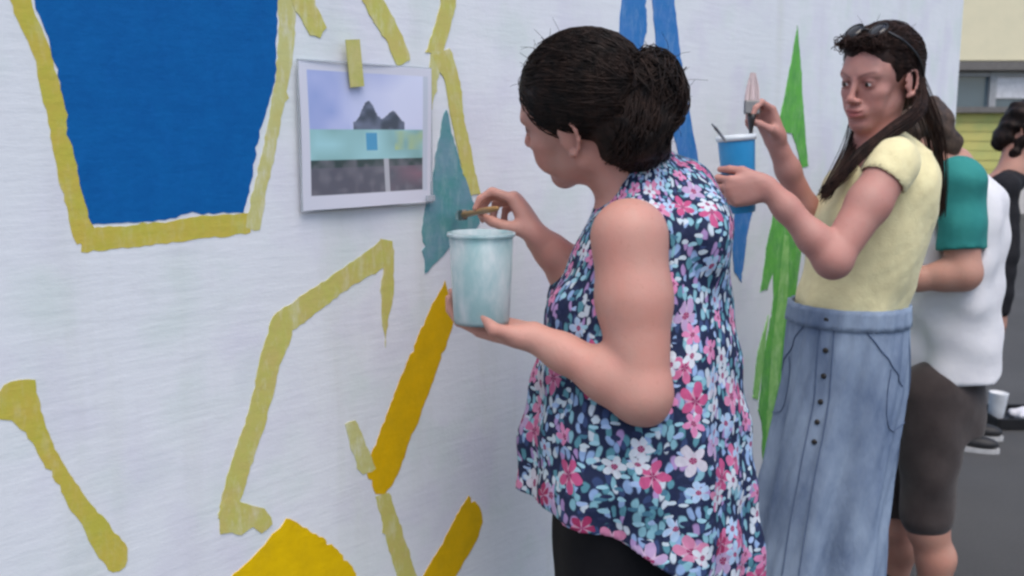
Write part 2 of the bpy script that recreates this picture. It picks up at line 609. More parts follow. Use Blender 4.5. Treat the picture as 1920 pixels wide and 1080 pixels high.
def wall_mat():
    m, nt, b = mat('white_wall_paint')
    v = objco(nt)
    big = noise(nt, 1.6, 5, 0.6, v)
    fine = noise(nt, 30, 5, 0.65, v)
    drip = noise(nt, 9, 4, 0.6, objco(nt, (1, 1, 0.09)))
    c = mixc(nt, ramp(nt, big, [(0.35, (0, 0, 0)), (0.68, (1, 1, 1))]), (0.76, 0.78, 0.81), (0.71, 0.74, 0.765))
    c = mixc(nt, math_n(nt, 'MULTIPLY', ramp(nt, drip, [(0.55, (0, 0, 0)), (0.75, (1, 1, 1))]), 0.55), c, (0.62, 0.65, 0.62))
    c = mixc(nt, math_n(nt, 'MULTIPLY', ramp(nt, fine, [(0.55, (0, 0, 0)), (0.8, (1, 1, 1))]), 0.35), c, (0.64, 0.64, 0.67))
    tn = nt.nodes.new('ShaderNodeTexNoise'); tn.inputs['Scale'].default_value = 7.0; tn.inputs['Detail'].default_value = 3.0
    nt.links.new(v, tn.inputs['Vector'])
    ts = nt.nodes.new('ShaderNodeSeparateColor'); nt.links.new(tn.outputs[1], ts.inputs[0])
    c = mixc(nt, math_n(nt, 'MULTIPLY', ramp(nt, ts.outputs[0], [(0.48, (0, 0, 0)), (0.68, (1, 1, 1))]), 0.6), c, (0.66, 0.65, 0.74))
    c = mixc(nt, math_n(nt, 'MULTIPLY', ramp(nt, ts.outputs[1], [(0.52, (0, 0, 0)), (0.70, (1, 1, 1))]), 0.5), c, (0.62, 0.71, 0.67))
    nt.links.new(c, b.inputs['Base Color'])
    b.inputs['Roughness'].default_value = 0.6
    b.inputs['Specular IOR Level'].default_value = 0.25
    roll = noise(nt, 75, 3, 0.6, objco(nt, (0.13, 0.13, 1)))
    h = math_n(nt, 'ADD', math_n(nt, 'MULTIPLY', roll, 1.5), math_n(nt, 'MULTIPLY', noise(nt, 130, 3, 0.6, v), 0.6))
    h = math_n(nt, 'ADD', h, math_n(nt, 'MULTIPLY', noise(nt, 7, 3, 0.5, v), 1.2))
    bump(nt, b, h, 0.17, 0.003)
    return m


def paint_mat(name, c, c2, under=(0.78, 0.78, 0.76), thin=0.3, ns=26.0, rough=0.62):
    """brushed paint: two tones, with the white wall grinning through where the coat is thin"""
    m, nt, b = mat(name)
    v = objco(nt)
    f = noise(nt, ns, 4, 0.65, v)
    k = mixc(nt, ramp(nt, f, [(0.35, (0, 0, 0)), (0.66, (1, 1, 1))]), c, c2)
    g = noise(nt, ns * 2.2, 5, 0.7, objco(nt, (1, 1, 0.35), (0.2, 0.3, 0.4)))
    k = mixc(nt, math_n(nt, 'MULTIPLY', ramp(nt, g, [(0.5, (0, 0, 0)), (0.72, (1, 1, 1))]), thin), k, under)
    nt.links.new(k, b.inputs['Base Color'])
    b.inputs['Roughness'].default_value = rough
    b.inputs['Specular IOR Level'].default_value = 0.14
    roll = noise(nt, 60, 3, 0.6, objco(nt, (0.16, 0.16, 1)))
    bump(nt, b, math_n(nt, 'ADD', roll, noise(nt, 110, 3, 0.6, v)), 0.2, 0.003)
    return m


def attr_mat(name, rough=0.4):
    m, nt, b = mat(name)
    at = nt.nodes.new('ShaderNodeAttribute'); at.attribute_name = 'tint'
    nt.links.new(at.outputs['Color'], b.inputs['Base Color'])
    b.inputs['Roughness'].default_value = rough
    b.inputs['Coat Weight'].default_value = 0.25
    b.inputs['Coat Roughness'].default_value = 0.15
    return m


# ------------------------------------------------------------------ ground
def asphalt():
    m, nt, b = mat('asphalt')
    v = objco(nt)
    big = noise(nt, 0.55, 5, 0.6, v)
    g = noise(nt, 160, 3, 0.8, v)
    c = mixc(nt, ramp(nt, big, [(0.35, (0, 0, 0)), (0.7, (1, 1, 1))]), (0.060, 0.061, 0.063), (0.084, 0.085, 0.087))
    c = mixc(nt, ramp(nt, g, [(0.5, (0, 0, 0)), (0.75, (1, 1, 1))]), c, (0.11, 0.11, 0.11))
    nt.links.new(c, b.inputs['Base Color'])
    b.inputs['Roughness'].default_value = 0.9
    b.inputs['Specular IOR Level'].default_value = 0.1
    bump(nt, b, g, 0.5, 0.006)
    return m


bm = bmesh.new()
bmesh.ops.create_grid(bm, x_segments=12, y_segments=12, size=150)
ground = link('ground', bm_mesh('ground', bm), asphalt())
tag(ground, kind='structure')

# ------------------------------------------------------------------ painted wall
U_END = 2.865
wall = empty('painted_wall', wall_pt(0.3, 0, -0.14))
tag(wall, 'long white wall being painted with blue, yellow, green and teal mural shapes', 'wall')
axesW = (WD, np.array([0, 0, 1.0]), WN)
mW = wall_mat()
uc, hl = (U_END - 4.0) / 2, (U_END + 4.0) / 2
link('wall_slab', box_me('wall_slab', wall_pt(uc, 1.45, -0.14), (hl, 1.45, 0.14), axesW), mW, wall)
m_cap = simple('coping', (0.42, 0.43, 0.44), 0.7, ns=14, bs=0.4)
link('coping', box_me('coping', wall_pt(uc, 2.945, -0.14), (hl + 0.02, 0.045, 0.18), axesW, 0.008), m_cap, wall)
link('plinth', box_me('plinth', wall_pt(uc, 0.09, -0.128), (hl + 0.006, 0.09, 0.14), axesW, 0.006), simple('plinth_paint', (0.36, 0.37, 0.38), 0.8, ns=20, bs=0.4), wall)

M_OLIVE = paint_mat('olive_paint', (0.50, 0.46, 0.07), (0.56, 0.44, 0.08), (0.70, 0.70, 0.55), 0.20)
M_OLIVE2 = paint_mat('thin_olive_paint', (0.52, 0.51, 0.13), (0.55, 0.47, 0.15), (0.74, 0.74, 0.64), 0.40)
M_PALE = paint_mat('pale_olive_paint', (0.55, 0.55, 0.24), (0.54, 0.50, 0.18), (0.74, 0.74, 0.70), 0.5)
M_ORANGE = paint_mat('ochre_paint', (0.70, 0.42, 0.003), (0.60, 0.37, 0.005), (0.7, 0.5, 0.06), 0.08)
M_YELLOW = paint_mat('yellow_paint', (0.76, 0.50, 0.002), (0.68, 0.44, 0.003), (0.66, 0.5, 0.05), 0.06)
M_BLUE = paint_mat('blue_paint', (0.0025, 0.115, 0.36), (0.002, 0.10, 0.33), (0.006, 0.13, 0.42), 0.3)
M_TEAL = paint_mat('teal_paint', (0.085, 0.28, 0.28), (0.16, 0.30, 0.36), (0.45, 0.55, 0.58), 0.35, 18)
M_SKYB = paint_mat('mid_blue_paint', (0.03, 0.18, 0.46), (0.06, 0.20, 0.50), (0.4, 0.55, 0.7), 0.25)
M_GREEN = paint_mat('green_paint', (0.13, 0.44, 0.07), (0.10, 0.33, 0.08), (0.45, 0.70, 0.36), 0.30)
M_GREEN2 = paint_mat('light_green_paint', (0.30, 0.58, 0.18), (0.16, 0.44, 0.10), (0.6, 0.74, 0.52), 0.35)

shape_n = [0]


def wall_shape(name, pts, m, label=None, jit=0.0020, step=0.008, smooth_curve=False):
    """a patch of paint with real (thin) thickness; outline points measured on the photograph"""
    shape_n[0] += 1
    top = 0.0004 + 0.00007 * shape_n[0]
    P = np.array([on_wall(x, y) for x, y in pts])
    out = []
    drift = 0.0
    n = len(P)
    for i in range(n):
        a, b = P[i], P[(i + 1) % n]
        k = max(1, int(np.linalg.norm(b - a) / step))
        nn = np.array([-(b - a)[1], (b - a)[0]]); nn = nn / (np.linalg.norm(nn) + 1e-9)
        for j in range(k):
            q = a + (b - a) * j / k
            drift = 0.86 * drift + rng.normal(0, jit * 0.45)          # a hand-led edge wanders slowly ...
            bite = rng.normal(0, jit * 0.25) - (rng.random() < 0.06) * abs(rng.normal(0, jit * 1.6))   # ... and skips now and then
            out.append(q + nn * ((drift + bite) if j else 0.3 * drift))
    out = np.array(out)
    n = len(out)
    V = [wall_pt(u, z, top) for u, z in out] + [wall_pt(u, z, -0.002) for u, z in out]
    tri = tessellate_polygon([[Vector((u, z, 0)) for u, z in out]])
    F = [tuple(t) for t in tri] + [(i, (i + 1) % n, n + (i + 1) % n, n + i) for i in range(n)]
    bm = bmesh.new()
    vs = [bm.verts.new(v) for v in V]
    for f in F:
        try: bm.faces.new([vs[i] for i in f])
        except ValueError: pass
    o = link(name, bm_mesh(name, bm), m, wall)
    if label: o['label'] = label
    return o


def stroke(name, pts, widths, m, label=None):
    P = np.array(pts, float)
    if np.isscalar(widths): widths = [widths] * len(P)
    T = np.gradient(P, axis=0)
    # mitre direction
    Lp, Rp = [], []
    for i in range(len(P)):
        a = P[i] - P[i - 1] if i else P[1] - P[0]
        b = P[i + 1] - P[i] if i < len(P) - 1 else a
        a = a / np.linalg.norm(a); b = b / np.linalg.norm(b)
        t = nrm(a + b); n_ = np.array([-t[1], t[0]])
        w = widths[i] / 2 / max(0.5, np.dot(n_, np.array([-a[1], a[0]])))
        Lp.append(P[i] + n_ * w); Rp.append(P[i] - n_ * w)
    return wall_shape(name, Lp + Rp[::-1], m, label)


PS = 'painted_shape'
TS = 'painted_stroke'
# blue panel and its outline
stroke(TS, [(18, -90), (42, 5), (84, 110), (112, 240), (138, 360), (163, 452)], [36, 36, 34, 34, 36, 40], M_OLIVE, 'olive outline down the left side of the blue panel')
stroke(TS, [(150, 449), (300, 437), (400, 424), (468, 418)], [46, 40, 38, 36], M_OLIVE, 'olive outline along the bottom of the blue panel')
stroke(TS, [(474, 428), (496, 330), (520, 200), (535, 110), (540, -90)], [26, 24, 24, 26, 34], M_PALE, 'pale outline down the right side of the blue panel')
wall_shape(PS, [(30, -100), (66, 0), (92, 70), (110, 130), (128, 215), (146, 310), (160, 380), (172, 420), (240, 416), (330, 410), (350, 402), (400, 403), (456, 399),
                (468, 360), (482, 290), (498, 215), (518, 130), (520, 60), (522, -100)], M_BLUE, 'large deep blue panel', 0.0022)
# strokes at the left and below
wall_shape(TS, [(-60, 740), (0, 734), (20, 716), (66, 712), (76, 770), (110, 850), (170, 945), (214, 1000), (238, 1028), (234, 1062), (212, 1072), (176, 1030), (120, 930), (60, 830), (22, 788), (0, 786), (-60, 790)], M_OLIVE,
           'broad olive bent stroke at the lower left')
stroke(TS, [(726, 468), (640, 528), (530, 606), (504, 690), (478, 800), (446, 890), (424, 975)], [44, 40, 40, 38, 36, 36, 32], M_OLIVE2, 'long thin olive zigzag stroke')
wall_shape(TS, [(712, 448), (735, 452), (738, 500), (736, 560), (728, 610), (722, 652), (716, 610), (712, 545), (718, 500)], M_OLIVE2, 'thin tapering ochre drip')
wall_shape(TS, [(834, 526), (842, 560), (849, 605), (838, 640), (815, 705), (780, 800), (745, 890), (722, 926), (704, 926), (688, 888), (694, 860), (722, 790), (760, 690), (795, 610)], M_ORANGE,
           'broad ochre slanting stroke')
stroke(TS, [(656, 792), (672, 840), (692, 884)], [20, 28, 26], M_PALE, 'short pale olive stroke beside the ochre one')
stroke(TS, [(716, 928), (732, 985), (752, 1050), (775, 1140)], [26, 32, 34, 36], M_OLIVE2, 'thin olive stroke running down from the ochre one')
wall_shape(TS, [(878, 930), (897, 948), (903, 970), (896, 1005), (870, 1050), (845, 1090), (810, 1150), (740, 1150), (792, 1082), (830, 1020), (855, 965)], M_ORANGE, 'short ochre stroke at the bottom')
wall_shape(TS, [(422, 936), (470, 948), (500, 962), (510, 982), (490, 1000), (474, 988), (452, 1004), (412, 1002), (408, 965)], M_OLIVE2, 'olive hooked end of the zigzag stroke')
wall_shape(PS, [(536, 972), (575, 990), (610, 1012), (655, 1058), (700, 1120), (720, 1180), (380, 1180), (432, 1084), (462, 1056), (486, 1030), (510, 1000)], M_YELLOW, 'yellow rounded shape at the bottom')
# strokes above the printed page
wall_shape(TS, [(530, -60), (576, -60), (590, 10), (612, 52), (600, 72), (580, 66), (552, 20)], M_OLIVE2, 'short olive stroke at the upper right of the blue panel')
stroke(TS, [(672, -70), (704, 10), (730, 60), (756, 118)], [34, 36, 34, 26], M_OLIVE2, 'slanting olive stroke above the printed page')
stroke(TS, [(846, -60), (840, 10), (826, 60), (812, 104)], [26, 28, 30, 32], M_OLIVE2, 'olive stroke rising above the teal triangle')
stroke(TS, [(822, 98), (810, 150), (806, 205)], [26, 16, 8], M_PALE, 'pale thin stroke left of the teal triangle')
stroke(TS, [(826, 98), (846, 150), (858, 220), (874, 300), (890, 366)], [34, 26, 24, 24, 22], M_OLIVE2, 'olive outline right of the teal triangle')
# teal triangle, in progress
wall_shape(PS, [(836, 206), (850, 258), (866, 318), (884, 376), (898, 418), (880, 436), (848, 452), (822, 486), (796, 512), (790, 470), (794, 410), (806, 350), (820, 280)], M_TEAL,
           'half-finished teal triangle', 0.003)
# blue wedges behind the women
wall_shape(PS, [(1168, -60), (1208, -60), (1212, 60), (1200, 108), (1178, 112), (1162, 66)], M_SKYB, 'blue wedge above the dark bun')
wall_shape(PS, [(1216, -60), (1260, -60), (1272, 80), (1292, 200), (1314, 335), (1284, 350), (1254, 210), (1230, 90)], M_SKYB, 'long blue wedge behind the dark bun')
wall_shape(PS, [(1378, 392), (1414, 380), (1400, 440), (1390, 530), (1376, 510), (1370, 450)], M_SKYB, 'small blue wedge under the blue cup')
# green blades
wall_shape(PS, [(1494, 48), (1500, 110), (1506, 200), (1515, 312), (1502, 316), (1492, 270), (1484, 250), (1468, 248), (1462, 220), (1476, 150), (1486, 100)], M_GREEN, 'green blade reaching upward')
wall_shape(PS, [(1462, 390), (1506, 410), (1502, 470), (1490, 560), (1482, 660), (1462, 780), (1446, 892), (1430, 880), (1428, 800), (1420, 770), (1436, 650), (1450, 560), (1448, 470)], M_GREEN, 'tall green blade reaching down')
wall_shape(PS, [(1450, 400), (1464, 420), (1452, 500), (1438, 545), (1424, 548), (1436, 470)], M_GREEN, 'short green blade')
stroke(PS, [(1474, 440), (1466, 560), (1450, 700), (1438, 850)], [10, 18, 16, 8], M_GREEN2, 'light green streak')
wall_shape(PS, [(1440, 590), (1434, 650), (1420, 750), (1410, 745), (1420, 660)], M_GREEN2, 'light green sliver')


# ------------------------------------------------------------------ printed page taped to the wall
def page():
    c = [on_wall(556, 118), on_wall(800, 126), on_wall(801, 382), on_wall(555, 390)]
    u0, u1 = (c[0][0] + c[3][0]) / 2, (c[1][0] + c[2][0]) / 2
    z1, z0 = (c[0][1] + c[1][1]) / 2, (c[2][1] + c[3][1]) / 2
    OFF = 0.010
    root = empty('printed_page', wall_pt((u0 + u1) / 2, z0, OFF))
    tag(root, 'printed reference picture of a street in a clear sleeve taped to the white wall', 'printed page')
    nx, nz = 150, 130
    uu, vv = np.meshgrid(np.linspace(0, 1, nx), np.linspace(0, 1, nz), indexing='ij')
    curl = 0.004 * np.sin(uu * 3.1) * (1 - vv) ** 1.5 + 0.003 * np.sin(uu * 5 + vv * 3)
    V = W0 + WD * (u0 + (u1 - u0) * uu)[..., None] + np.array([0, 0, 1.0]) * (z0 + (z1 - z0) * vv)[..., None] + WN * (OFF + curl)[..., None]
    V = V.reshape(-1, 3)
    i = np.arange(nx - 1)[:, None] * nz + np.arange(nz - 1)[None]
    F = np.stack([i, i + nz, i + nz + 1, i + 1], -1).reshape(-1, 4)
    u, v = uu.ravel(), vv.ravel()
    C = np.tile(np.array([0.66, 0.67, 0.75]), (len(u), 1))

    def n2(s, k):
        g = np.random.default_rng(k).random((40, 40))
        a, b = u * s % 39, v * s % 39
        ia, ib = a.astype(int), b.astype(int); fa, fb = a - ia, b - ib
        return g[ia, ib] * (1 - fa) * (1 - fb) + g[ia + 1, ib] * fa * (1 - fb) + g[ia, ib + 1] * (1 - fa) * fb + g[ia + 1, ib + 1] * fa * fb
    a1, a2, a3 = n2(9, 1), n2(24, 2), n2(5, 3)
    inn = (u > 0.06) & (u < 0.97) & (v > 0.09) & (v < 0.94)
    def put(m, col, amt=None):
        m = m & inn
        w = 1.0 if amt is None else amt[m][:, None]
        C[m] = C[m] * (1 - w) + np.array(col) * w
    put(v > 0.5, (0.42, 0.48, 0.76))
    put(v > 0.5, (0.70, 0.74, 0.92), np.clip((u - 0.35) * 1.6 + (a3 - 0.5) * 1.2, 0, 1))
    put((v > 0.5) & (u < 0.35), (0.27, 0.36, 0.66), np.clip(a1 * 1.1 - 0.2, 0, 1))
    # old building silhouette
    roof = 0.58 + 0.17 * np.exp(-((u - 0.50) / 0.07) ** 2) + 0.10 * np.exp(-((u - 0.69) / 0.07) ** 2) + 0.02 * (a2 - 0.5)
    put((v > 0.5) & (v < roof) & (u > 0.38) & (u < 0.78), (0.07, 0.09, 0.12))
    put((v > 0.5) & (v < roof) & (u > 0.38) & (u < 0.78), (0.22, 0.26, 0.36), np.clip(a2 * 1.4 - 0.5, 0, 1))
    # greenery and shop fronts
    put((v > 0.33) & (v <= 0.545), (0.26, 0.47, 0.46))
    put((v > 0.33) & (v <= 0.545), (0.40, 0.70, 0.74), np.clip(a1 * 1.2 - 0.2, 0, 1))
    put((v > 0.40) & (v <= 0.52) & (u > 0.47) & (u < 0.56), (0.09, 0.34, 0.55))
    put((v > 0.40) & (v <= 0.54) & (u > 0.70) & (u < 0.93), (0.42, 0.56, 0.30), np.clip(a2 * 1.5 - 0.3, 0, 1))
    # street with a light lamp post
    put((v >= 0.10) & (v <= 0.335), (0.115, 0.12, 0.15))
    put((v >= 0.28) & (v <= 0.335), (0.05, 0.08, 0.08))
    put((v >= 0.10) & (v <= 0.28) & (u > 0.64), (0.25, 0.16, 0.20), np.clip(a1 * 1.3 - 0.2, 0, 1))
    put((v >= 0.10) & (v <= 0.335), (0.2, 0.2, 0.23), np.clip(a2 * 1.4 - 0.6, 0, 1))
    put((v >= 0.10) & (v <= 0.335) & (u > 0.605) & (u < 0.645), (0.45, 0.46, 0.50))
    put((v > 0.05) & (u > 0.93), (0.55, 0.60, 0.68))
    me = mesh_np('page_sheet', V, F); set_color(me, 'tint', C)
    link('page_sheet', me, attr_mat('glossy_print', 0.3), root)
    # clear sleeve: a folded plastic rim round the sheet
    mp, nt, b = mat('clear_sleeve')
    b.inputs['Base Color'].default_value = (0.66, 0.70, 0.74, 1); b.inputs['Roughness'].default_value = 0.15
    b.inputs['Transmission Weight'].default_value = 0.6; b.inputs['IOR'].default_value = 1.2
    w = 0.0022
    for (a0, a1_, b0, b1) in ((u0 - w, u0, z0 - w, z1 + w), (u1, u1 + w, z0 - w, z1 + w), (u0, u1, z0 - w, z0), (u0, u1, z1, z1 + w)):
        link('sleeve_edge', box_me('sleeve_edge', wall_pt((a0 + a1_) / 2, (b0 + b1) / 2, OFF), ((a1_ - a0) / 2, (b1 - b0) / 2, 0.0012), axesW), mp, root)
    # two tape tabs that hold it
    mt = paint_mat('masking_tape', (0.46, 0.46, 0.13), (0.55, 0.50, 0.20), (0.7, 0.7, 0.6), 0.2)
    for (x0, x1, ya, yb) in ((640, 668, 74, 164), ):
        c0, c1 = on_wall(x0, ya), on_wall(x1, yb)
        o = link('tape_tab', box_me('tape_tab', wall_pt((c0[0] + c1[0]) / 2, (c0[1] + c1[1]) / 2, OFF + 0.005), (abs(c1[0] - c0[0]) / 2, abs(c0[1] - c1[1]) / 2, 0.0012),
                                    (nrm(WD + np.array([0, 0, 0.10])), nrm(np.array([0, 0, 1.0]) - WD * 0.10), WN)), mt, root)
    for (x0, x1, ya, yb) in ((790, 806, 366, 376),):
        c0, c1 = on_wall(x0, ya), on_wall(x1, yb)
        o = link('tape_tab', box_me('tape_tab', wall_pt((c0[0] + c1[0]) / 2, (c0[1] + c1[1]) / 2, OFF + 0.003), (abs(c1[0] - c0[0]) / 2, abs(c0[1] - c1[1]) / 2, 0.001),
                                    axesW), mp, root)
page()


# ------------------------------------------------------------------ shop building across the yard
def shop():
    YB = 18.0
    root = empty('shop_building', (12, YB + 3, 0))
    tag(root, 'cream shop building with a window band over yellow boards across the yard', 'building')
    m_cream = simple('cream_render', (0.72, 0.66, 0.46), 0.8, (0.68, 0.63, 0.44), 3, 0.3, 0.01)
    m_dark = simple('eave_shade_and_sill', (0.16, 0.15, 0.14), 0.7)
    m_yel = simple('yellow_board', (0.58, 0.52, 0.16), 0.65, (0.44, 0.46, 0.15), 2, 0.2)
    m_fr = simple('grey_frame', (0.36, 0.37, 0.38), 0.5)
    m_base = simple('base_course', (0.60, 0.57, 0.54), 0.85, ns=6, bs=0.3)
    m_gl, nt, b = mat('shop_glass')
    b.inputs['Base Color'].default_value = (0.10, 0.15, 0.18, 1); b.inputs['Roughness'].default_value = 0.06; b.inputs['Specular IOR Level'].default_value = 0.8
    m_bl = simple('white_blind', (0.72, 0.72, 0.74), 0.7)
    x0, x1 = 4.0, 18.0
    xc, hx = (x0 + x1) / 2, (x1 - x0) / 2
    zt, zw0, zy0 = 2.62, 1.90, 0.62
    link('upper_wall', box_me('upper_wall', (xc, YB + 2.5, 4.2), (hx, 2.5, 4.2 - zt - 0.12 + 0.0)), m_cream, root)
    link('eave_shade_strip', box_me('eave_shade_strip', (xc, YB + 0.02, zt + 0.02), (hx + 0.05, 0.14, 0.075)), m_dark, root)  # dark strip: the shadow line under the soffit, put into the board's colour
    link('base_wall', box_me('base_wall', (xc, YB + 2.52, 0.31), (hx - 0.01, 2.5, 0.31)), m_base, root)
    link('core_wall', box_me('core_wall', (xc, YB + 2.62, 1.6), (hx - 0.03, 2.45, 0.99)), m_base, root)
    nb = 7
    for i in range(nb):
        h = (zw0 - 0.08 - zy0) / nb
        z = zy0 + h * (i + 0.5)
        link('board', box_me('board', (xc, YB + 0.05 + 0.006 * (i % 2), z), (hx - 0.02, 0.05, h / 2 - 0.005), bevel=0.006), m_yel, root)
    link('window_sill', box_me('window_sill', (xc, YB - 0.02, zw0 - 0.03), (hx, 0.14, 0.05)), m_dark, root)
    n = 15
    wd = (x1 - x0) / n
    for i in range(n):
        cx = x0 + wd * (i + 0.5)
        o = link('window', box_me('window', (cx, YB + 0.16, (zt + zw0) / 2 - 0.03), (wd / 2 - 0.03, 0.006, (zt - zw0) / 2 - 0.05)), m_gl, root)
        for s in (-1, 1):
            link('frame', box_me('frame', (cx + s * (wd / 2 - 0.03), YB + 0.10, (zt + zw0) / 2 - 0.03), (0.028, 0.05, (zt - zw0) / 2 - 0.045)), m_fr, o)
        link('frame', box_me('frame', (cx, YB + 0.105, zt - 0.12), (wd / 2 - 0.06, 0.045, 0.035)), m_fr, o)
        if i % 3 == 2 or i == 6:
            link('blind', box_me('blind', (cx, YB + 0.13, zw0 + 0.42), (wd / 2 - 0.075, 0.008, 0.24)), m_bl, o)
shop()

# ------------------------------------------------------------------ people
def head_frame(f, anchor_world, anchor_local, s, roll=0.0):
    f = nrm(f)
    r = nrm(np.cross(f, (0, 0, 1))); u = np.cross(r, f)
    c_, q_ = math.cos(math.radians(roll)), math.sin(math.radians(roll))
    r, u = r * c_ + u * q_, u * c_ - r * q_
    R = np.stack([r, f, u], 1)           # columns: right, forward, up
    o = np.asarray(anchor_world) - s * R @ np.asarray(anchor_local)
    return dict(o=o, R=R, s=s)


def hw(H, p):
    return H['o'] + H['s'] * (H['R'] @ np.asarray(p, float))


def h_el(H, c, r, k=0.012, op='u', rot=None):
    M = H['R'].T
    if rot is not None: M = rot @ M
    return EL(hw(H, c), [x * H['s'] for x in r], M, k, op)


def h_rc(H, a, b, ra, rb, k=0.012, op='u'):
    return RC(hw(H, a), hw(H, b), ra * H['s'], rb * H['s'], k, op)


def rotx(a):
    c, s = math.cos(a), math.sin(a)
    return np.array([[1, 0, 0], [0, c, -s], [0, s, c]])


def rotz(a):
    c, s = math.cos(a), math.sin(a)
    return np.array([[c, -s, 0], [s, c, 0], [0, 0, 1]])


def head_prims(H, neck_to, neck_r=0.05, jaw=1.0, soft=0.0):
    p = [h_el(H, (0, -0.012, 0.042), (0.074, 0.094, 0.080), 0.02),
         h_el(H, (0, 0.040, 0.030), (0.060, 0.052, 0.055), 0.02),
         h_el(H, (0, 0.030, -0.035), (0.056 * jaw, 0.060 - 0.003 * soft, 0.070), 0.025),
         h_rc(H, (0, 0.068, -0.088 + 0.003 * soft), (0, 0.071, -0.092 + 0.003 * soft), 0.022 - 0.005 * soft, 0.019 - 0.005 * soft, 0.02)]
    for s in (-1, 1):
        p += [h_rc(H, (s * 0.050 * jaw, -0.004, -0.050 + 0.007 * soft), (s * 0.014, 0.066, -0.091 + 0.004 * soft), 0.019, 0.017, 0.025),
              h_el(H, (s * (0.042 - 0.004 * soft), 0.058, -0.014), (0.022, 0.022, 0.018), 0.02),
              h_el(H, (s * (0.036 - 0.006 * soft), 0.066 - 0.003 * soft, -0.045), (0.022, 0.022 - 0.003 * soft, 0.024), 0.02)]
    p.append(h_rc(H, (0, -0.02, -0.05), ((np.linalg.inv(H['R']) @ (np.asarray(neck_to) - H['o'])) / H['s']), neck_r * 0.98, neck_r * 1.06, 0.03))
    for s in (-1, 1):   # eye sockets, brow ridge
        p += [h_el(H, (s * 0.031, 0.098, 0.010), (0.019, 0.016, 0.012), 0.014, 's'),
              h_rc(H, (s * 0.012, 0.088 - 0.003 * soft, 0.030), (s * 0.044, 0.076 - 0.002 * soft, 0.031), 0.009 - 0.002 * soft, 0.008 - 0.001 * soft, 0.014)]
        p += [h_el(H, (s * 0.031, 0.0765, 0.009), (0.0150, 0.0140, 0.0135), 0.004),
              h_el(H, (s * 0.031, 0.0930, 0.0080), (0.0135, 0.0100, 0.0042 - 0.0014 * soft), 0.002, 's')]
    p += [h_rc(H, (0, 0.089, 0.018), (0, 0.112 - 0.003 * soft, -0.022), 0.0075 - 0.001 * soft, 0.0095 - 0.0015 * soft, 0.010),
          h_el(H, (0, 0.111 - 0.003 * soft, -0.025), (0.011 - 0.0015 * soft, 0.011, 0.009), 0.006)]
    for s in (-1, 1):
        p += [h_el(H, (s * 0.0125, 0.099, -0.029), (0.008, 0.010, 0.007), 0.006),
              h_el(H, (s * 0.0065, 0.104, -0.0365), (0.0035, 0.006, 0.0035), 0.003, 's')]
    p += [h_el(H, (0, 0.086, -0.055), (0.028, 0.014, 0.018), 0.012),
          h_el(H, (0, 0.0985, -0.0515), (0.021, 0.0065 + 0.001 * soft, 0.0055 + 0.001 * soft), 0.005),
          h_el(H, (0, 0.0965, -0.0625), (0.0175, 0.0075 + 0.001 * soft, 0.0065 + 0.001 * soft), 0.005),
          h_rc(H, (-0.022, 0.094, -0.0570 + 0.002 * soft), (0, 0.098 + 0.0055 * soft, -0.0578), 0.0016, 0.0016, 0.004, 's'),
          h_rc(H, (0.022, 0.094, -0.0570 + 0.002 * soft), (0, 0.098 + 0.0055 * soft, -0.0578), 0.0016, 0.0016, 0.004, 's'),
          h_el(H, (0, 0.090, -0.0745), (0.018, 0.010 - 0.004 * soft, 0.004 - 0.001 * soft), 0.010, 's')]
    for s in (-1, 1):
        p.append(h_el(H, (s * 0.0750, -0.011, -0.001), (0.0050, 0.0185, 0.0285), 0.005, 'u', rotx(-0.2) @ rotz(s * 0.35)))
        prev = None
        for k_, a_ in enumerate(np.radians([5, 35, 65, 95, 125, 155, 185, 215, 245])):     # rim of the ear, front top round to the lobe
            yy_, zz_ = 0.0175 * math.cos(a_), 0.0290 * math.sin(a_)
            yy_, zz_ = yy_ - 0.21 * zz_, zz_ + 0.21 * yy_
            q_ = (s * (0.0765 + 0.0065 * min(1, k_ / 4)), -0.011 + yy_, 0.000 + zz_)
            if prev is not None: p.append(h_rc(H, prev, q_, 0.0036, 0.0036, 0.003))
            prev = q_
        p += [h_rc(H, prev, (s * 0.0765, -0.002, -0.031), 0.0050, 0.0058, 0.005),
              h_el(H, (s * 0.0765, 0.005, -0.008), (0.0045, 0.0045, 0.006), 0.004)]
    return p


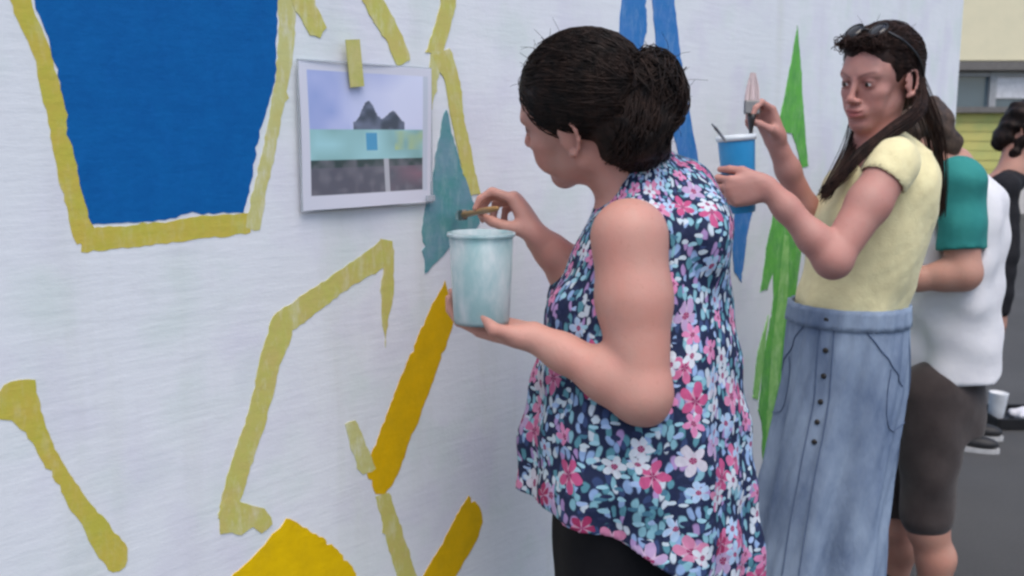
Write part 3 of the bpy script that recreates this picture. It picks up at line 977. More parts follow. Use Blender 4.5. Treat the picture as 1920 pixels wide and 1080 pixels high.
def face_tint(H, V, base, soft=0.0):
    q = ((V - H['o']) @ H['R']) / H['s']
    x, y, z = q[:, 0], q[:, 1], q[:, 2]
    C = base
    front = np.clip((y - 0.05) / 0.02, 0, 1)
    def blend(w, col):
        C[:] = C * (1 - w[:, None]) + np.array(col)[None] * w[:, None]
    lip = np.exp(-((x / 0.021) ** 4) - ((z + 0.0575) / 0.0095) ** 4) * np.clip((y - 0.085) / 0.008, 0, 1)
    for s in (-1, 1):
        ck = np.exp(-((x - s * 0.042) / 0.026) ** 2 - ((z + 0.028) / 0.026) ** 2) * front
        blend(ck * (0.55 - 0.1 * soft), (1.05, 0.80, 0.78))
        ex = (x - s * 0.031)
        eye = np.exp(-(ex / 0.022) ** 4 - ((z - 0.010) / 0.013) ** 4) * front
        blend(eye * 0.5, (0.62, 0.44, 0.44))  # shade in the eye sockets, darkened into the skin tint
        lash = np.exp(-(ex / 0.0155) ** 6 - ((z - 0.0145 + 9 * ex ** 2) / 0.0024) ** 2) * front
        blend(lash * (0.9 - 0.15 * soft), (0.07, 0.05, 0.05))
        brow = np.exp(-((x - s * 0.030) / 0.021) ** 6 - ((z - 0.0325 - s * (0.10 + 0.10 * soft) * (x - s * 0.03) + 8 * (x - s * 0.036) ** 2) / (0.0042 - 0.0012 * soft)) ** 2) * front
        blend(brow * (0.8 - 0.2 * soft), (0.13, 0.10, 0.10))
    nose = np.exp(-(x / 0.018) ** 2 - ((z + 0.02) / 0.018) ** 2) * np.clip((y - 0.092) / 0.01, 0, 1)
    blend(nose * 0.45, (1.0, 0.74, 0.70))
    blend(lip * 0.75, (0.86, 0.44 - 0.04 * soft, 0.46))
    return C


def make_eyes(H, parent, gaze):
    mw = simple('eye_white', (0.62, 0.60, 0.58), 0.25); mi = simple('iris', (0.03, 0.018, 0.010), 0.15)
    g = nrm(gaze)
    for s in (-1, 1):
        c = hw(H, (s * 0.031, 0.0768, 0.0088))
        V, F = lathe([(0.0001, 0.0122), (0.004, 0.0115), (0.0085, 0.0086), (0.0115, 0.0036), (0.0122, 0), (0.0085, -0.0086), (0.0001, -0.012)], c, H['R'][:, 1], 18)
        e = link('eye', mesh_np('eye', V, F), mw, parent)
        c2 = c + g * 0.0068
        V, F = lathe([(0.0001, 0.0062), (0.003, 0.0061), (0.0052, 0.0048), (0.0058, 0.002)], c2, g, 14)
        link('iris', mesh_np('iris', V, F), mi, e)


def arm_prims(sh, el, wr, r0, r1, r2, k=0.02):
    sh, el, wr = map(np.asarray, (sh, el, wr))
    m = sh + (el - sh) * 0.4
    fm = el + (wr - el) * 0.3
    return [RC(sh, m, r0, r0 * 0.97, k), RC(m, el, r0 * 0.97, r1, k), EL(el, (r1 * 0.98,) * 3, None, k), RC(el, fm, r1 * 0.92, r1 * 0.90, k),
            RC(fm, fm + (wr - fm) * 0.6, r1 * 0.89, r2 * 1.12, k), RC(fm + (wr - fm) * 0.6, wr, r2 * 1.12, r2, k)]


def hand_prims(w, d, n, right, curls, thumb, sc=0.94, spread=0.12, pinky_scale=1.0):
    """w wrist, d towards the fingers, n out of the palm; curls: four (a, b, c) in degrees; thumb: three (d, s, n) directions"""
    w = np.asarray(w, float); d = nrm(d); n = np.asarray(n, float); n = nrm(n - d * np.dot(n, d))
    s = np.cross(d, n) if right else np.cross(n, d)
    offs = (0.027, 0.009, -0.009, -0.026); kd = (0.086, 0.090, 0.085, 0.076)
    ph = ((0.040, 0.025, 0.020), (0.044, 0.028, 0.021), (0.040, 0.026, 0.020), (0.031, 0.020, 0.017))
    rr = ((0.0090, 0.0080, 0.0070), (0.0092, 0.0082, 0.0071), (0.0088, 0.0078, 0.0068), (0.0078, 0.0068, 0.0060))
    P, tips = [], []
    P.append(EL(w + d * 0.048 * sc, (0.034 * sc, 0.048 * sc, 0.0135 * sc), np.stack([s, d, n]), 0.012))
    for i in range(4):
        kpt = w + d * kd[i] * sc + s * offs[i] * sc
        P.append(RC(w + s * offs[i] * 0.55 * sc + d * 0.008, kpt, 0.0145 * sc, 0.0108 * sc, 0.012))
        a = 0.0; p = kpt
        dd = nrm(d + s * offs[i] / 0.027 * spread)
        for j in range(3):
            a += math.radians(curls[i][j])
            v = math.cos(a) * dd + math.sin(a) * n
            q = p + v * ph[i][j] * sc
            r0 = rr[i][j] * sc
            P.append(RC(p, q, r0 * 1.04, (rr[i][j + 1] if j < 2 else rr[i][j] * 0.86) * sc, 0.0035))
            p = q
        tips.append(p)
    p = w + d * 0.020 * sc + s * 0.020 * sc + n * 0.004 * sc
    for (L, r0, r1, t, k) in zip((0.042, 0.031, 0.026), (0.0150, 0.0105, 0.0092), (0.0108, 0.0092, 0.0074), thumb, (0.014, 0.004, 0.004)):
        v = nrm(t[0] * d + t[1] * s + t[2] * n)
        q = p + v * L * sc
        P.append(RC(p, q, r0 * sc, r1 * sc, k))
        p = q
    tips.append(p)
    return P, tips, s


def build_body(prims, h, m, parent, H=None, extra=None, soft=0.0):
    V, F = sdf_mesh(prims, h)
    V = relax(V, F, 2, 0.45)
    me = mesh_np('body', V, F)
    C = np.ones((len(V), 3))
    if H is not None: C = face_tint(H, V, C, soft)
    if extra: C = extra(V, C)
    set_color(me, 'tint', C)
    return link('body', me, m, parent)


def wrinkle(V_freq, amp, seed):
    g = np.random.default_rng(seed)
    K = [(nrm(g.normal(size=3)) * V_freq * g.uniform(0.6, 1.6), g.uniform(0, 6.28), g.uniform(0.5, 1)) for _ in range(7)]
    def f(P):
        o = np.zeros(len(P))
        w = 0.25 * np.sin(P @ np.array([9.0, 7.0, 5.0]))
        for kv, ph, a in K:
            o += a * np.sin(P @ kv + ph + 2.0 * w)
        return o * amp / 3.5
    return f


def shoe(loc, f, m, parent, m_sole, L=0.25):
    f = nrm((f[0], f[1], 0)); r = np.array([f[1], -f[0], 0]); loc = np.asarray(loc, float)
    M = np.stack([r, f, np.array([0, 0, 1.0])])
    V, F = sdf_mesh([EL(loc + f * 0.10 + (0, 0, 0.040), (0.042, 0.085, 0.032), M, 0.03), EL(loc + (0, 0, 0.055), (0.038, 0.065, 0.048), M, 0.03),
                     RC(loc + f * 0.0 + (0, 0, 0.06), loc + (0, 0, 0.10), 0.042, 0.042, 0.03),
                     EL(loc + f * 0.06 + (0, 0, -0.10), (0.3, 0.3, 0.115), M, 0.004, 's')], 0.007)
    o = link('shoe', mesh_np('shoe', V, F), m, parent)
    bm = bmesh.new()
    pts = []
    for k in range(28):
        t = 2 * math.pi * k / 28
        pts.append(loc + f * (0.055 + 0.135 * math.cos(t)) + r * (0.045 * math.sin(t)))
    lo = [bm.verts.new(p + np.array([0, 0, 0.001])) for p in pts]; hi = [bm.verts.new(p + np.array([0, 0, 0.022])) for p in pts]
    bm.faces.new(lo[::-1]); bm.faces.new(hi)
    for k in range(28): bm.faces.new((lo[k], lo[(k + 1) % 28], hi[(k + 1) % 28], hi[k]))
    link('sole', bm_mesh('sole', bm), m_sole, o)


def lookup(rows, Y):
    """rows: (photo y, left x, right x) -> heights, centre x, half width"""
    Z, X, Hh = [], [], []
    for y, a, b in rows:
        l, r = px(a, y, Y), px(b, y, Y)
        Z.append((l[2] + r[2]) / 2); X.append((l[0] + r[0]) / 2); Hh.append((r[0] - l[0]) / 2)
    return np.array(Z), np.array(X), np.array(Hh)


M_SKIN1 = skin_mat('skin_warm', (0.49, 0.27, 0.215), (0.53, 0.255, 0.205))
M_SKIN2 = skin_mat('skin_rosy', (0.45, 0.24, 0.20), (0.45, 0.215, 0.182))
M_SKIN3 = skin_mat('skin_tan', (0.44, 0.25, 0.19), (0.46, 0.23, 0.17))
M_HAIR1 = hair_mat('black_brown_hair', (0.0065, 0.0048, 0.0045), (0.030, 0.017, 0.013))
M_HAIR2 = hair_mat('dark_brown_hair', (0.016, 0.010, 0.009), (0.050, 0.026, 0.020))
M_HAIR3 = hair_mat('ash_brown_hair', (0.03, 0.022, 0.018), (0.09, 0.06, 0.045))
M_SOLE = simple('rubber_sole', (0.5, 0.5, 0.5), 0.7)
M_BLACKSHOE = simple('black_shoe', (0.02, 0.02, 0.022), 0.55)
M_WHITESHOE = simple('white_shoe', (0.6, 0.6, 0.6), 0.6)


def person_floral():
    Y = 1.62
    f = nrm((-0.97, 0.24, 0)); r = np.array([f[1], -f[0], 0])
    LS, LE, LW = px(1180, 445, 1.47), px(1202, 738, 1.42), px(1000, 632, 1.47)
    RS = LS + 0.34 * r + np.array([0, 0, 0.0])
    RE, RW = px(1095, 530, 1.72), px(1012, 450, 1.67)
    root = empty('person', (LS[0] + 0.05, Y, 0))
    tag(root, 'woman with dark hair in a bun and sleeveless floral tunic painting the wall', 'person')
    H = head_frame((-0.82, 0.55, -0.17), px(1068, 258, 1.545), (-0.076, -0.010, -0.002), 0.99, 26)
    neck = px(1195, 365, Y)
    body = head_prims(H, neck, 0.055, 1.06)
    rows = [(350, 1135, 1285), (400, 1108, 1325), (500, 1062, 1352), (600, 1030, 1374), (700, 1000, 1386), (800, 990, 1394), (900, 990, 1400), (1000, 990, 1406), (1110, 992, 1412)]
    Z, X, B = lookup(rows, Y)
    Yc = np.full(len(Z), Y) + 0.0
    A = np.interp(-Z, -Z, [0.08, 0.135, 0.165, 0.18, 0.195, 0.205, 0.21, 0.215, 0.22])
    hem0 = Z[-1]
    # skin
    zi = np.linspace(Z[5], Z[0] - 0.05, 8)
    body.append(LOFT(zi, np.interp(zi, Z[::-1], X[::-1]), np.full(8, Y), np.interp(zi, Z[::-1], A[::-1]) - 0.022, np.interp(zi, Z[::-1], B[::-1]) - 0.024, f, 0.03))
    body += [RC(LS, RS, 0.050, 0.050, 0.03), RC(neck, neck - np.array([0, 0, 0.06]), 0.058, 0.075, 0.03)]
    armL = arm_prims(LS, LE, LW, 0.0565, 0.0425, 0.0238)
    ob = LE + nrm(LE - (LS + LW) / 2) * 0.029
    armL.append(RC(ob, LE + (LW - LE) * 0.12 + nrm(LE - (LS + LW) / 2) * 0.020, 0.015, 0.012, 0.02))
    armR = arm_prims(RS, RE, RW, 0.054, 0.044, 0.0245)
    # left hand cradles the tub from below
    hl, tl, _ = hand_prims(LW, (-0.84, 0.50, 0.10), (-0.06, -0.10, 1.0), False, [(14, 34, 34), (14, 34, 34), (16, 34, 34), (20, 34, 34)],
                           [(0.55, 0.75, 0.35), (0.75, 0.15, 0.75), (0.6, -0.15, 0.8)])
    hr, tr, _ = hand_prims(RW, (-0.50, 0.22, 0.83), (-0.85, 0.10, -0.50), True, [(40, 50, 30), (54, 62, 36), (66, 70, 44), (72, 70, 44)],
                           [(0.62, 0.35, 0.70), (0.75, -0.10, 0.62), (0.75, -0.25, 0.45)])
    # legs
    hipL, hipR = np.array([X[5] - 0.07 * r[0], Y - 0.075 * r[1], 0.86]), np.array([X[5] + 0.07 * r[0], Y + 0.075 * r[1], 0.86])
    feet = []
    for s, hp in ((-1, hipL), (1, hipR)):
        ft = np.array([hp[0] + 0.02 + 0.03 * s, hp[1], 0.0]); feet.append(ft)
        kn = np.array([hp[0] - 0.01, hp[1], 0.46])
        body += [RC(hp, kn, 0.085, 0.058, 0.03), RC(kn, ft + (0, 0, 0.09), 0.056, 0.038, 0.02)]
    body += armL + armR + hl + hr
    build_body(body, 0.0032, M_SKIN1, root, H)
    make_eyes(H, root, (-0.86, 0.40, -0.3))

    # tunic
    fold = lambda th, z: np.clip((1.28 - z) / 0.5, 0, 1) * (0.011 * np.sin(th * 7 + 1.2 + 3 * z) + 0.007 * np.sin(th * 13 + 5 * z + 0.7)) + np.clip((1.0 - z) / 0.3, 0, 1) * 0.008 * np.sin(th * 9 - 2 * z)
    Zt = np.append(Z, Z[-1] - 0.10)
    tun = [LOFT(Zt, np.append(X, X[-1]), np.full(len(Zt), Y), np.append(A, A[-1] + 0.008), np.append(B, B[-1] + 0.01), f, 0.03, fold)]
    shl, shr = LS + r * 0.045 + np.array([0.012, 0, 0.012]), RS - r * 0.045 + np.array([0.01, 0, 0.012])
    tun += [RC(shl, (LS + RS) / 2 + np.array([0.015, 0, 0.055]), 0.046, 0.062, 0.03), RC(shr, (LS + RS) / 2 + np.array([0.015, 0, 0.055]), 0.046, 0.062, 0.03),
            RC(px(1225, 372, Y), px(1205, 352, Y), 0.082, 0.068, 0.03),
            EL(px(1285, 440, Y), (0.075, 0.14, 0.10), None, 0.04),
            EL(px(1090, 590, Y) + np.array([0, -0.06, 0]), (0.055, 0.065, 0.065), None, 0.03), EL(px(1090, 590, Y) + np.array([0, 0.09, 0]), (0.055, 0.065, 0.065), None, 0.03)]
    # neck and arm holes
    for p in armL[:2] + armR[:2]:
        tun.append(RC(p.a, p.b, p.ra + 0.003, p.rb + 0.003, 0.006, 's'))
    tun.append(RC(px(1150, 325, Y), hw(H, (0, -0.02, -0.05)), 0.061, 0.058, 0.008, 's'))
    wr = wrinkle(44, 0.0065, 3)
    xh = px(1128, 985, 1.45)
    zh = xh[2]
    slope = 0.62

    def post(P, d):
        d = d + wr(P)
        t = P[:, 0] - xh[0]
        hem = zh - slope * np.log1p(np.exp(np.clip(t * 40, -30, 30))) / 40 + 0.003 * np.sin(P[:, 0] * 40)
        inner = d + 0.008
        d = np.maximum(d, np.where(P[:, 2] < 1.12, -inner, -1.0))
        return np.maximum(d, hem - P[:, 2])
    V, F = sdf_mesh(tun, 0.004, post)
    V = relax(V, F, 2, 0.4)
    me = mesh_np('tunic', V, F)
    xc = np.interp(V[:, 2], Z[::-1], X[::-1])
    dx, dy = V[:, 0] - xc, V[:, 1] - Y
    th = np.arctan2(dx, -dy)
    rad = np.hypot(dx, dy)
    set_uv(me, np.stack([th * 0.19, V[:, 2] + np.maximum(0.15 - rad, 0) * 0.8], -1), wrap=2 * math.pi * 0.19)
    link('tunic', me, floral_mat(), root)

    # black trousers
    tr_p = []
    for hp, ft in zip((hipL, hipR), feet):
        kn = np.array([hp[0] - 0.01, hp[1], 0.46])
        tr_p += [RC(hp, kn, 0.086, 0.072, 0.03), RC(kn, ft + (0, 0, 0.12), 0.074, 0.056, 0.03)]
    tr_p.append(LOFT([0.62, 0.72, 0.84, 0.96], [X[6] - 0.01] * 4, [Y] * 4, [0.155, 0.165, 0.165, 0.15], [0.125, 0.132, 0.132, 0.12], f, 0.05))
    wk = wrinkle(45, 0.004, 9)
    V, F = sdf_mesh(tr_p, 0.007, lambda P, d: np.maximum(d + wk(P), 0.10 - P[:, 2]))
    link('trousers', mesh_np('trousers', V, F), cloth_mat('black_cotton', (0.005, 0.005, 0.007), (0.008, 0.008, 0.010)), root)
    for ft in feet: shoe(ft, f, M_BLACKSHOE, root, M_SOLE)

    # hair: combed cap drawn back into a loose bun, as many locks of one mass
    bun_c = px(1218, 180, 1.545)
    nape = px(1186, 282, 1.585)
    cap = [h_el(H, (0, -0.020, 0.050), (0.086, 0.104, 0.089), 0.02), h_el(H, (0, -0.074, -0.012), (0.066, 0.042, 0.062), 0.03),
           h_el(H, (0, 0.128, -0.060), (0.094, 0.082, 0.110), 0.012, 's'), h_el(H, (-0.085, 0.042, -0.062), (0.045, 0.056, 0.064), 0.010, 's'), h_el(H, (0.085, 0.042, -0.062), (0.045, 0.056, 0.064), 0.010, 's'),
           h_el(H, (-0.09, -0.006, -0.012), (0.032, 0.036, 0.042), 0.008, 's'), h_el(H, (0.09, -0.012, -0.016), (0.030, 0.030, 0.034), 0.008, 's'),
           EL(bun_c, (0.051, 0.051, 0.070), np.stack([nrm((1, 0, 0.28)), np.array([0, 1, 0]), nrm((-0.28, 0, 1))]), 0.02),
           EL(bun_c + np.array([-0.012, -0.008, -0.058]), (0.045, 0.048, 0.050), None, 0.02),
           EL(nape, (0.060, 0.055, 0.038), None, 0.02)]
    ln = wrinkle(120, 0.004, 21)

    def coil(P, d):
        q = P - bun_c
        a = np.arctan2(q[:, 2], q[:, 0]); r_ = np.sqrt(q[:, 0] ** 2 + (q[:, 2] * 0.7) ** 2)
        near = np.exp(-(np.linalg.norm(q, axis=1) / 0.085) ** 6)
        notch = np.exp(-((np.linalg.norm(q * np.array([1, 1, 0.68]), axis=1) - 0.060) / 0.009) ** 2) * (q[:, 2] > -0.03)
        return d + ln(P) + near * 0.007 * np.sin(2 * a + r_ * 190) + 0.013 * notch
    V, F = sdf_mesh(cap, 0.0035, coil)
    V = relax(V, F, 1, 0.4)
    g = np.random.default_rng(5)
    paths, rad = [], []
    e_loc = (np.linalg.inv(H['R']) @ (bun_c - H['o'])) / H['s']
    cc, rr_ = np.array([0, -0.020, 0.050]), np.array([0.0875, 0.1055, 0.0905])
    for _ in range(900):
        az = g.uniform(-1.9, 1.9); el = g.uniform(0.15, 1.45)
        s0 = np.array([math.sin(az) * math.cos(el), math.cos(az) * math.cos(el), math.sin(el) - 0.25 * (abs(az) > 0.9)])
        s1 = nrm((e_loc - cc) / rr_ + g.normal(0, 0.18, 3))
        t = np.linspace(0, 1, 12)[:, None]
        q = nrm(s0) * (1 - t) + s1 * t
        q = q / np.linalg.norm(q, axis=1)[:, None]
        q = cc + q * rr_ * (1.0 + g.normal(0, 0.012) + 0.012 * np.sin(t * 7 + g.uniform(0, 6)))
        w = H['o'] + H['s'] * (q @ H['R'].T)
        ql = q
        # keep off the face
        ok = ~((ql[:, 1] > 0.055) & (ql[:, 2] < 0.060))
        if ok.sum() < 4: continue
        w = w[np.argmax(ok):]
        if len(w) < 4: continue
        paths.append(w); rad.append(np.linspace(0.0005, 0.0013, len(w)))
    for _ in range(700):      # side and nape hair swept back and up
        sd = g.choice([-1, -1, 1])
        a0 = np.array([sd * g.uniform(0.55, 1.0), g.uniform(-0.5, 0.75), g.uniform(-0.55, 0.25)])
        s1 = nrm((e_loc - cc) / rr_ + g.normal(0, 0.22, 3))
        t = np.linspace(0, 1, 11)[:, None]
        q = nrm(a0) * (1 - t) + s1 * t + 0.03 * np.sin(t * 9 + g.uniform(0, 6)) * g.normal(0, 1, 3)
        q = q / np.linalg.norm(q, axis=1)[:, None]
        q = cc + q * rr_ * (1.01 + g.normal(0, 0.012))
        ok = ~((q[:, 2] < 0.034) & (q[:, 1] > -0.045))
        if ok.sum() < 4: continue
        w = (H['o'] + H['s'] * (q @ H['R'].T))[np.argmax(ok):]
        if len(w) < 4: continue
        paths.append(w); rad.append(np.linspace(0.0005, 0.0013, len(w)))
    for _ in range(260):      # turns of the bun
        n_ = nrm(g.normal(0, 1, 3) + np.array([0, -0.8, 0.2])); a, b, _d = frame_along(n_)
        t = np.linspace(g.uniform(0, 6.28), g.uniform(4, 8) + 3, 16)
        c0 = bun_c + g.normal(0, 0.004, 3)
        q = np.cos(t)[:, None] * a + np.sin(t)[:, None] * b
        w = c0 + q * np.array([0.052, 0.053, 0.068]) * g.uniform(0.93, 1.03)
        paths.append(w); rad.append(np.full(16, 0.0011))
    for _ in range(260):      # hair behind the ears drawn back
        a0 = nrm([g.choice([-1, -1, 1]) * g.uniform(0.5, 1.0), g.uniform(-0.5, 0.35), g.uniform(-1.0, 0.2)])
        a1 = nrm(a0 + np.array([0, -0.9, 0.5]) + g.normal(0, 0.15, 3))
        t = np.linspace(0, 1, 7)[:, None]
        q = a0 * (1 - t) + a1 * t; q /= np.linalg.norm(q, axis=1)[:, None]
        q = np.array([0, -0.074, -0.012]) + q * np.array([0.0672, 0.0432, 0.0632])
        w = H['o'] + H['s'] * (q @ H['R'].T)
        w = catmull(list(w) + [bun_c + g.normal(0, 0.02, 3)], 12)
        paths.append(w); rad.append(np.linspace(0.0006, 0.0013, 12))
    for _ in range(420):      # nape hair drawn upward into the bun
        o1 = nrm(g.normal(0, 1, 3) * np.array([1, 0.7, 0.8]) + np.array([0, -0.9, 0])); o2 = nrm(o1 + g.normal(0, 0.35, 3))
        a = nape + o1 * np.array([0.062, 0.058, 0.040])
        m_ = bun_c + np.array([-0.014, -0.008, -0.056]) + o2 * np.array([0.048, 0.052, 0.054])
        b = bun_c + nrm(o2 + g.normal(0, 0.3, 3)) * np.array([0.050, 0.051, 0.066])
        paths.append(catmull([a, m_, b], 12)); rad.append(np.concatenate([np.linspace(0.0005, 0.0014, 9), [0.0013, 0.0009, 0.0005]]))
    for _ in range(70):       # flyaway wisps
        az = g.uniform(-2.6, 1.4); el = g.uniform(0.3, 1.4)
        s0 = np.array([math.sin(az) * math.cos(el), math.cos(az) * math.cos(el), math.sin(el)])
        p0 = hw(H, cc + s0 * rr_ * 0.98); o_ = H['R'] @ s0
        L = g.uniform(0.012, 0.045)
        sd = g.normal(0, 0.6, 3)
        L *= 0.6
        paths.append(catmull([p0, p0 + o_ * L * 0.4 + sd * L * 0.4, p0 + o_ * L * 0.45 + sd * L * 1.1], 6)); rad.append(np.linspace(0.0005, 0.00025, 6))
    for _ in range(40):
        o_ = nrm(g.normal(0, 1, 3) + np.array([0.6, 0, 0.2])); p0 = bun_c + o_ * np.array([0.05, 0.05, 0.075]); L = g.uniform(0.010, 0.028); sd = g.normal(0, 0.6, 3)
        paths.append(catmull([p0, p0 + o_ * L * 0.5 + sd * L * 0.3, p0 + o_ * L * 0.7 + sd * L], 6)); rad.append(np.linspace(0.0005, 0.00025, 6))
    V2, F2 = tubes(paths, rad, 4)
    me = mesh_np('hair', np.vstack([V, V2]), np.vstack([F, F2 + len(V)]))
    link('hair', me, M_HAIR1, root)
    # brows of the hidden face need no more; hair tie round the bun
    return LW, RW, tl, tr


def person_yellow():
    Y = 2.30
    f = nrm((-0.94, -0.34, 0)); r = np.array([f[1], -f[0], 0])
    LS, LE, LW = px(1672, 312, 2.13), px(1562, 487, 2.06), px(1440, 352, 2.09)
    RS = px(1612, 318, 2.43)
    RE, RW = px(1530, 440, 2.36), px(1456, 268, 2.28)
    root = empty('person', (px(1590, 500, Y)[0], Y, 0))
    tag(root, 'woman in a pale yellow top and long denim skirt holding a blue cup', 'person')
    H = head_frame((-0.81, -0.56, -0.17), px(1706, 156, 2.235), (-0.076, -0.010, -0.002), 0.95, 3)
    neck = px(1645, 268, Y)
    body = head_prims(H, neck, 0.043, 0.78, 1.3)
    rows = [(290, 1600, 1726), (330, 1565, 1736), (400, 1532, 1736), (460, 1522, 1724), (520, 1512, 1706), (572, 1496, 1694), (640, 1500, 1682)]
    Z, X, B = lookup(rows, Y)
    A = np.array([0.10, 0.145, 0.15, 0.145, 0.136, 0.124, 0.112])
    zi = np.linspace(Z[-1], Z[0] - 0.03, 7)
    body.append(LOFT(zi, np.interp(zi, Z[::-1], X[::-1]), np.full(7, Y), np.interp(zi, Z[::-1], A[::-1]) - 0.016, np.interp(zi, Z[::-1], B[::-1]) - 0.018, f, 0.03))
    body += [RC(LS, RS, 0.042, 0.042, 0.03), RC(neck, neck - np.array([-0.02, 0, 0.06]), 0.050, 0.06, 0.03)]
    armL = arm_prims(LS, LE, LW, 0.046, 0.0365, 0.0235)
    armR = arm_prims(RS, RE, RW, 0.043, 0.036, 0.0235)
    # left hand round the cup, right hand up with the brush
    hl, tl, _ = hand_prims(LW, (-0.985, -0.05, -0.10), (-0.18, 0.98, 0.05), False, [(58, 50, 34), (62, 52, 34), (64, 52, 34), (66, 52, 34)],
                           [(0.80, 0.55, 0.10), (0.85, 0.15, 0.50), (0.65, 0.0, 0.75)], 0.92)
    hr, tr, _ = hand_prims(RW, (-0.42, -0.10, 0.90), (-0.78, -0.50, -0.36), True, [(40, 60, 30), (58, 70, 40), (64, 74, 40), (66, 74, 40)],
                           [(0.65, 0.30, 0.70), (0.75, -0.25, 0.60), (0.7, -0.45, 0.4)], 0.92)
    hx = px(1578, 640, Y)[0]
    feet = []
    sf = nrm((-0.55, -0.835, 0)); srt = np.array([sf[1], -sf[0], 0])
    for s in (-1, 1):
        hp = np.array([hx, Y, 0.86]) + srt * 0.052 * s; ft = np.array([hx - 0.07, Y, 0.0]) + srt * 0.08 * s
        kn = (hp + ft) / 2 + (0, 0, 0.04)
        feet.append(ft)
        body += [RC(hp, kn, 0.062, 0.046, 0.03), RC(kn, ft + (0, 0, 0.09), 0.044, 0.035, 0.02)]
    body += armL + armR + hl + hr
    build_body(body, 0.0028, M_SKIN2, root, H, None, 1.0)
    make_eyes(H, root, (-0.86, -0.44, -0.24))
    for ft in feet: shoe(ft, sf, M_WHITESHOE, root, M_SOLE)

    # yellow top with cap sleeves
    fold = lambda th, z: 0.0035 * np.sin(th * 9 + 14 * z) * np.clip((1.22 - z) / 0.2, 0, 1)
    top = [LOFT(Z, X, np.full(len(Z), Y), A, B, f, 0.03, fold),
           RC(LS + np.array([0.012, 0.012, 0.010]), neck + np.array([0.02, 0, -0.022]), 0.050, 0.055, 0.03), RC(RS + np.array([0.012, -0.01, 0.008]), neck + np.array([0.02, 0, -0.022]), 0.050, 0.055, 0.03),
           RC(LS, LS + (LE - LS) * 0.10, 0.0530, 0.0525, 0.02), RC(RS, RS + (RE - RS) * 0.10, 0.051, 0.050, 0.02),
           EL(px(1568, 420, Y) + np.array([0, -0.065, 0]), (0.052, 0.055, 0.056), None, 0.03), EL(px(1568, 420, Y) + np.array([0, 0.065, 0]), (0.052, 0.055, 0.056), None, 0.03),
           EL(px(1704, 350, Y), (0.04, 0.11, 0.10), None, 0.04)]
    for p in armL[:2] + armR[:2]:
        q0 = p.a + (p.b - p.a) * (0.30 if p in (armL[0], armR[0]) else 0)
        top.append(RC(q0, p.b, p.ra + 0.0035, p.rb + 0.0035, 0.006, 's'))
    top.append(EL(neck + np.array([-0.035, -0.015, 0.03]), (0.072, 0.068, 0.062), None, 0.01, 's'))
    wr = wrinkle(58, 0.0030, 31); wr2 = wrinkle(150, 0.0010, 32)
    zb = px(1590, 592, Y)[2]

    def post(P, d):
        d = d + wr(P) + wr2(P)
        return np.maximum(d, zb - 0.02 + 0.004 * np.sin(P[:, 1] * 50) - P[:, 2])
    V, F = sdf_mesh(top, 0.0036, post)
    V = relax(V, F, 2, 0.4)
    link('yellow_top', mesh_np('yellow_top', V, F), cloth_mat('yellow_crinkle', (0.74, 0.68, 0.40), (0.68, 0.61, 0.35), 300, 50), root)

    # denim skirt
    srows = [(566, 1488, 1694), (600, 1484, 1694), (650, 1480, 1696), (720, 1474, 1692), (800, 1460, 1680), (900, 1438, 1664), (1000, 1422, 1652), (1080, 1406, 1644), (1300, 1385, 1640), (1500, 1360, 1640)]
    Zs, Xs, Hs = lookup(srows, Y)
    nk, nz = 140, 110
    zz = np.linspace(Zs[-1], Zs[0], nz)
    xs, hs = np.interp(zz, Zs[::-1], Xs[::-1]), np.interp(zz, Zs[::-1], Hs[::-1])
    th = np.linspace(0, 2 * math.pi, nk, endpoint=False)
    dep = np.clip((Zs[0] - zz) / 0.9, 0, 1)

    def skirt_pt(t, i, off=0.0):
        a, b = hs[i] * 1.03, hs[i] * 0.95
        fo = dep[i] ** 1.2 * (0.022 * math.sin(5 * t + 0.5) + 0.014 * math.sin(9 * t + 2.0 + zz[i]) + 0.008 * math.sin(14 * t + 4)) + 0.0025 * math.sin(23 * t + 30 * zz[i])
        u, v = (a + fo + off) * math.sin(t), (b + fo + off) * math.cos(t)
        return np.array([xs[i], Y, zz[i]]) + srt * u + sf * v
    V = np.array([skirt_pt(t, i) for i in range(nz) for t in th])
    i = np.arange(nz - 1)[:, None] * nk; k = np.arange(nk)[None]
    F = np.stack([i + k, i + (k + 1) % nk, i + nk + (k + 1) % nk, i + nk + k], -1).reshape(-1, 4)
    F = F[:, ::-1]
    me = mesh_np('denim_skirt', V, F)
    uvv = np.stack([np.tile((np.where(th > math.pi, th - 2 * math.pi, th)) * 0.13, nz), np.repeat(zz, nk)], -1)
    set_uv(me, uvv, 2 * math.pi * 0.13)
    md = denim_mat()
    sk = link('denim_skirt', me, md, root)
    so = sk.modifiers.new('thickness', 'SOLIDIFY'); so.thickness = 0.003; so.offset = -1
    m_seam = cloth_mat('denim_seam', (0.075, 0.115, 0.20), (0.10, 0.15, 0.25))
    m_btn = simple('dark_metal_button', (0.06, 0.055, 0.05), 0.35, metal=0.7)

    def zi_of(z): return int(np.clip(np.searchsorted(zz, z), 0, nz - 1))
    # waistband
    i0 = zi_of(px(1590, 604, Y)[2])
    Vw, Fw = [], []
    for ii in range(i0, nz):
        for t in th: Vw.append(skirt_pt(t, ii, 0.005))
    nn = nz - i0
    Fw = [(a * nk + k, a * nk + (k + 1) % nk, (a + 1) * nk + (k + 1) % nk, (a + 1) * nk + k) for a in range(nn - 1) for k in range(nk)]
    meb = mesh_np('waistband', np.array(Vw), np.array(Fw)[:, ::-1]); set_uv(meb, np.array([[t * 0.13, zz[ii]] for ii in range(i0, nz) for t in th]))
    wb = link('waistband', meb, md, sk)
    sw = wb.modifiers.new('thickness', 'SOLIDIFY'); sw.thickness = 0.006; sw.offset = -1
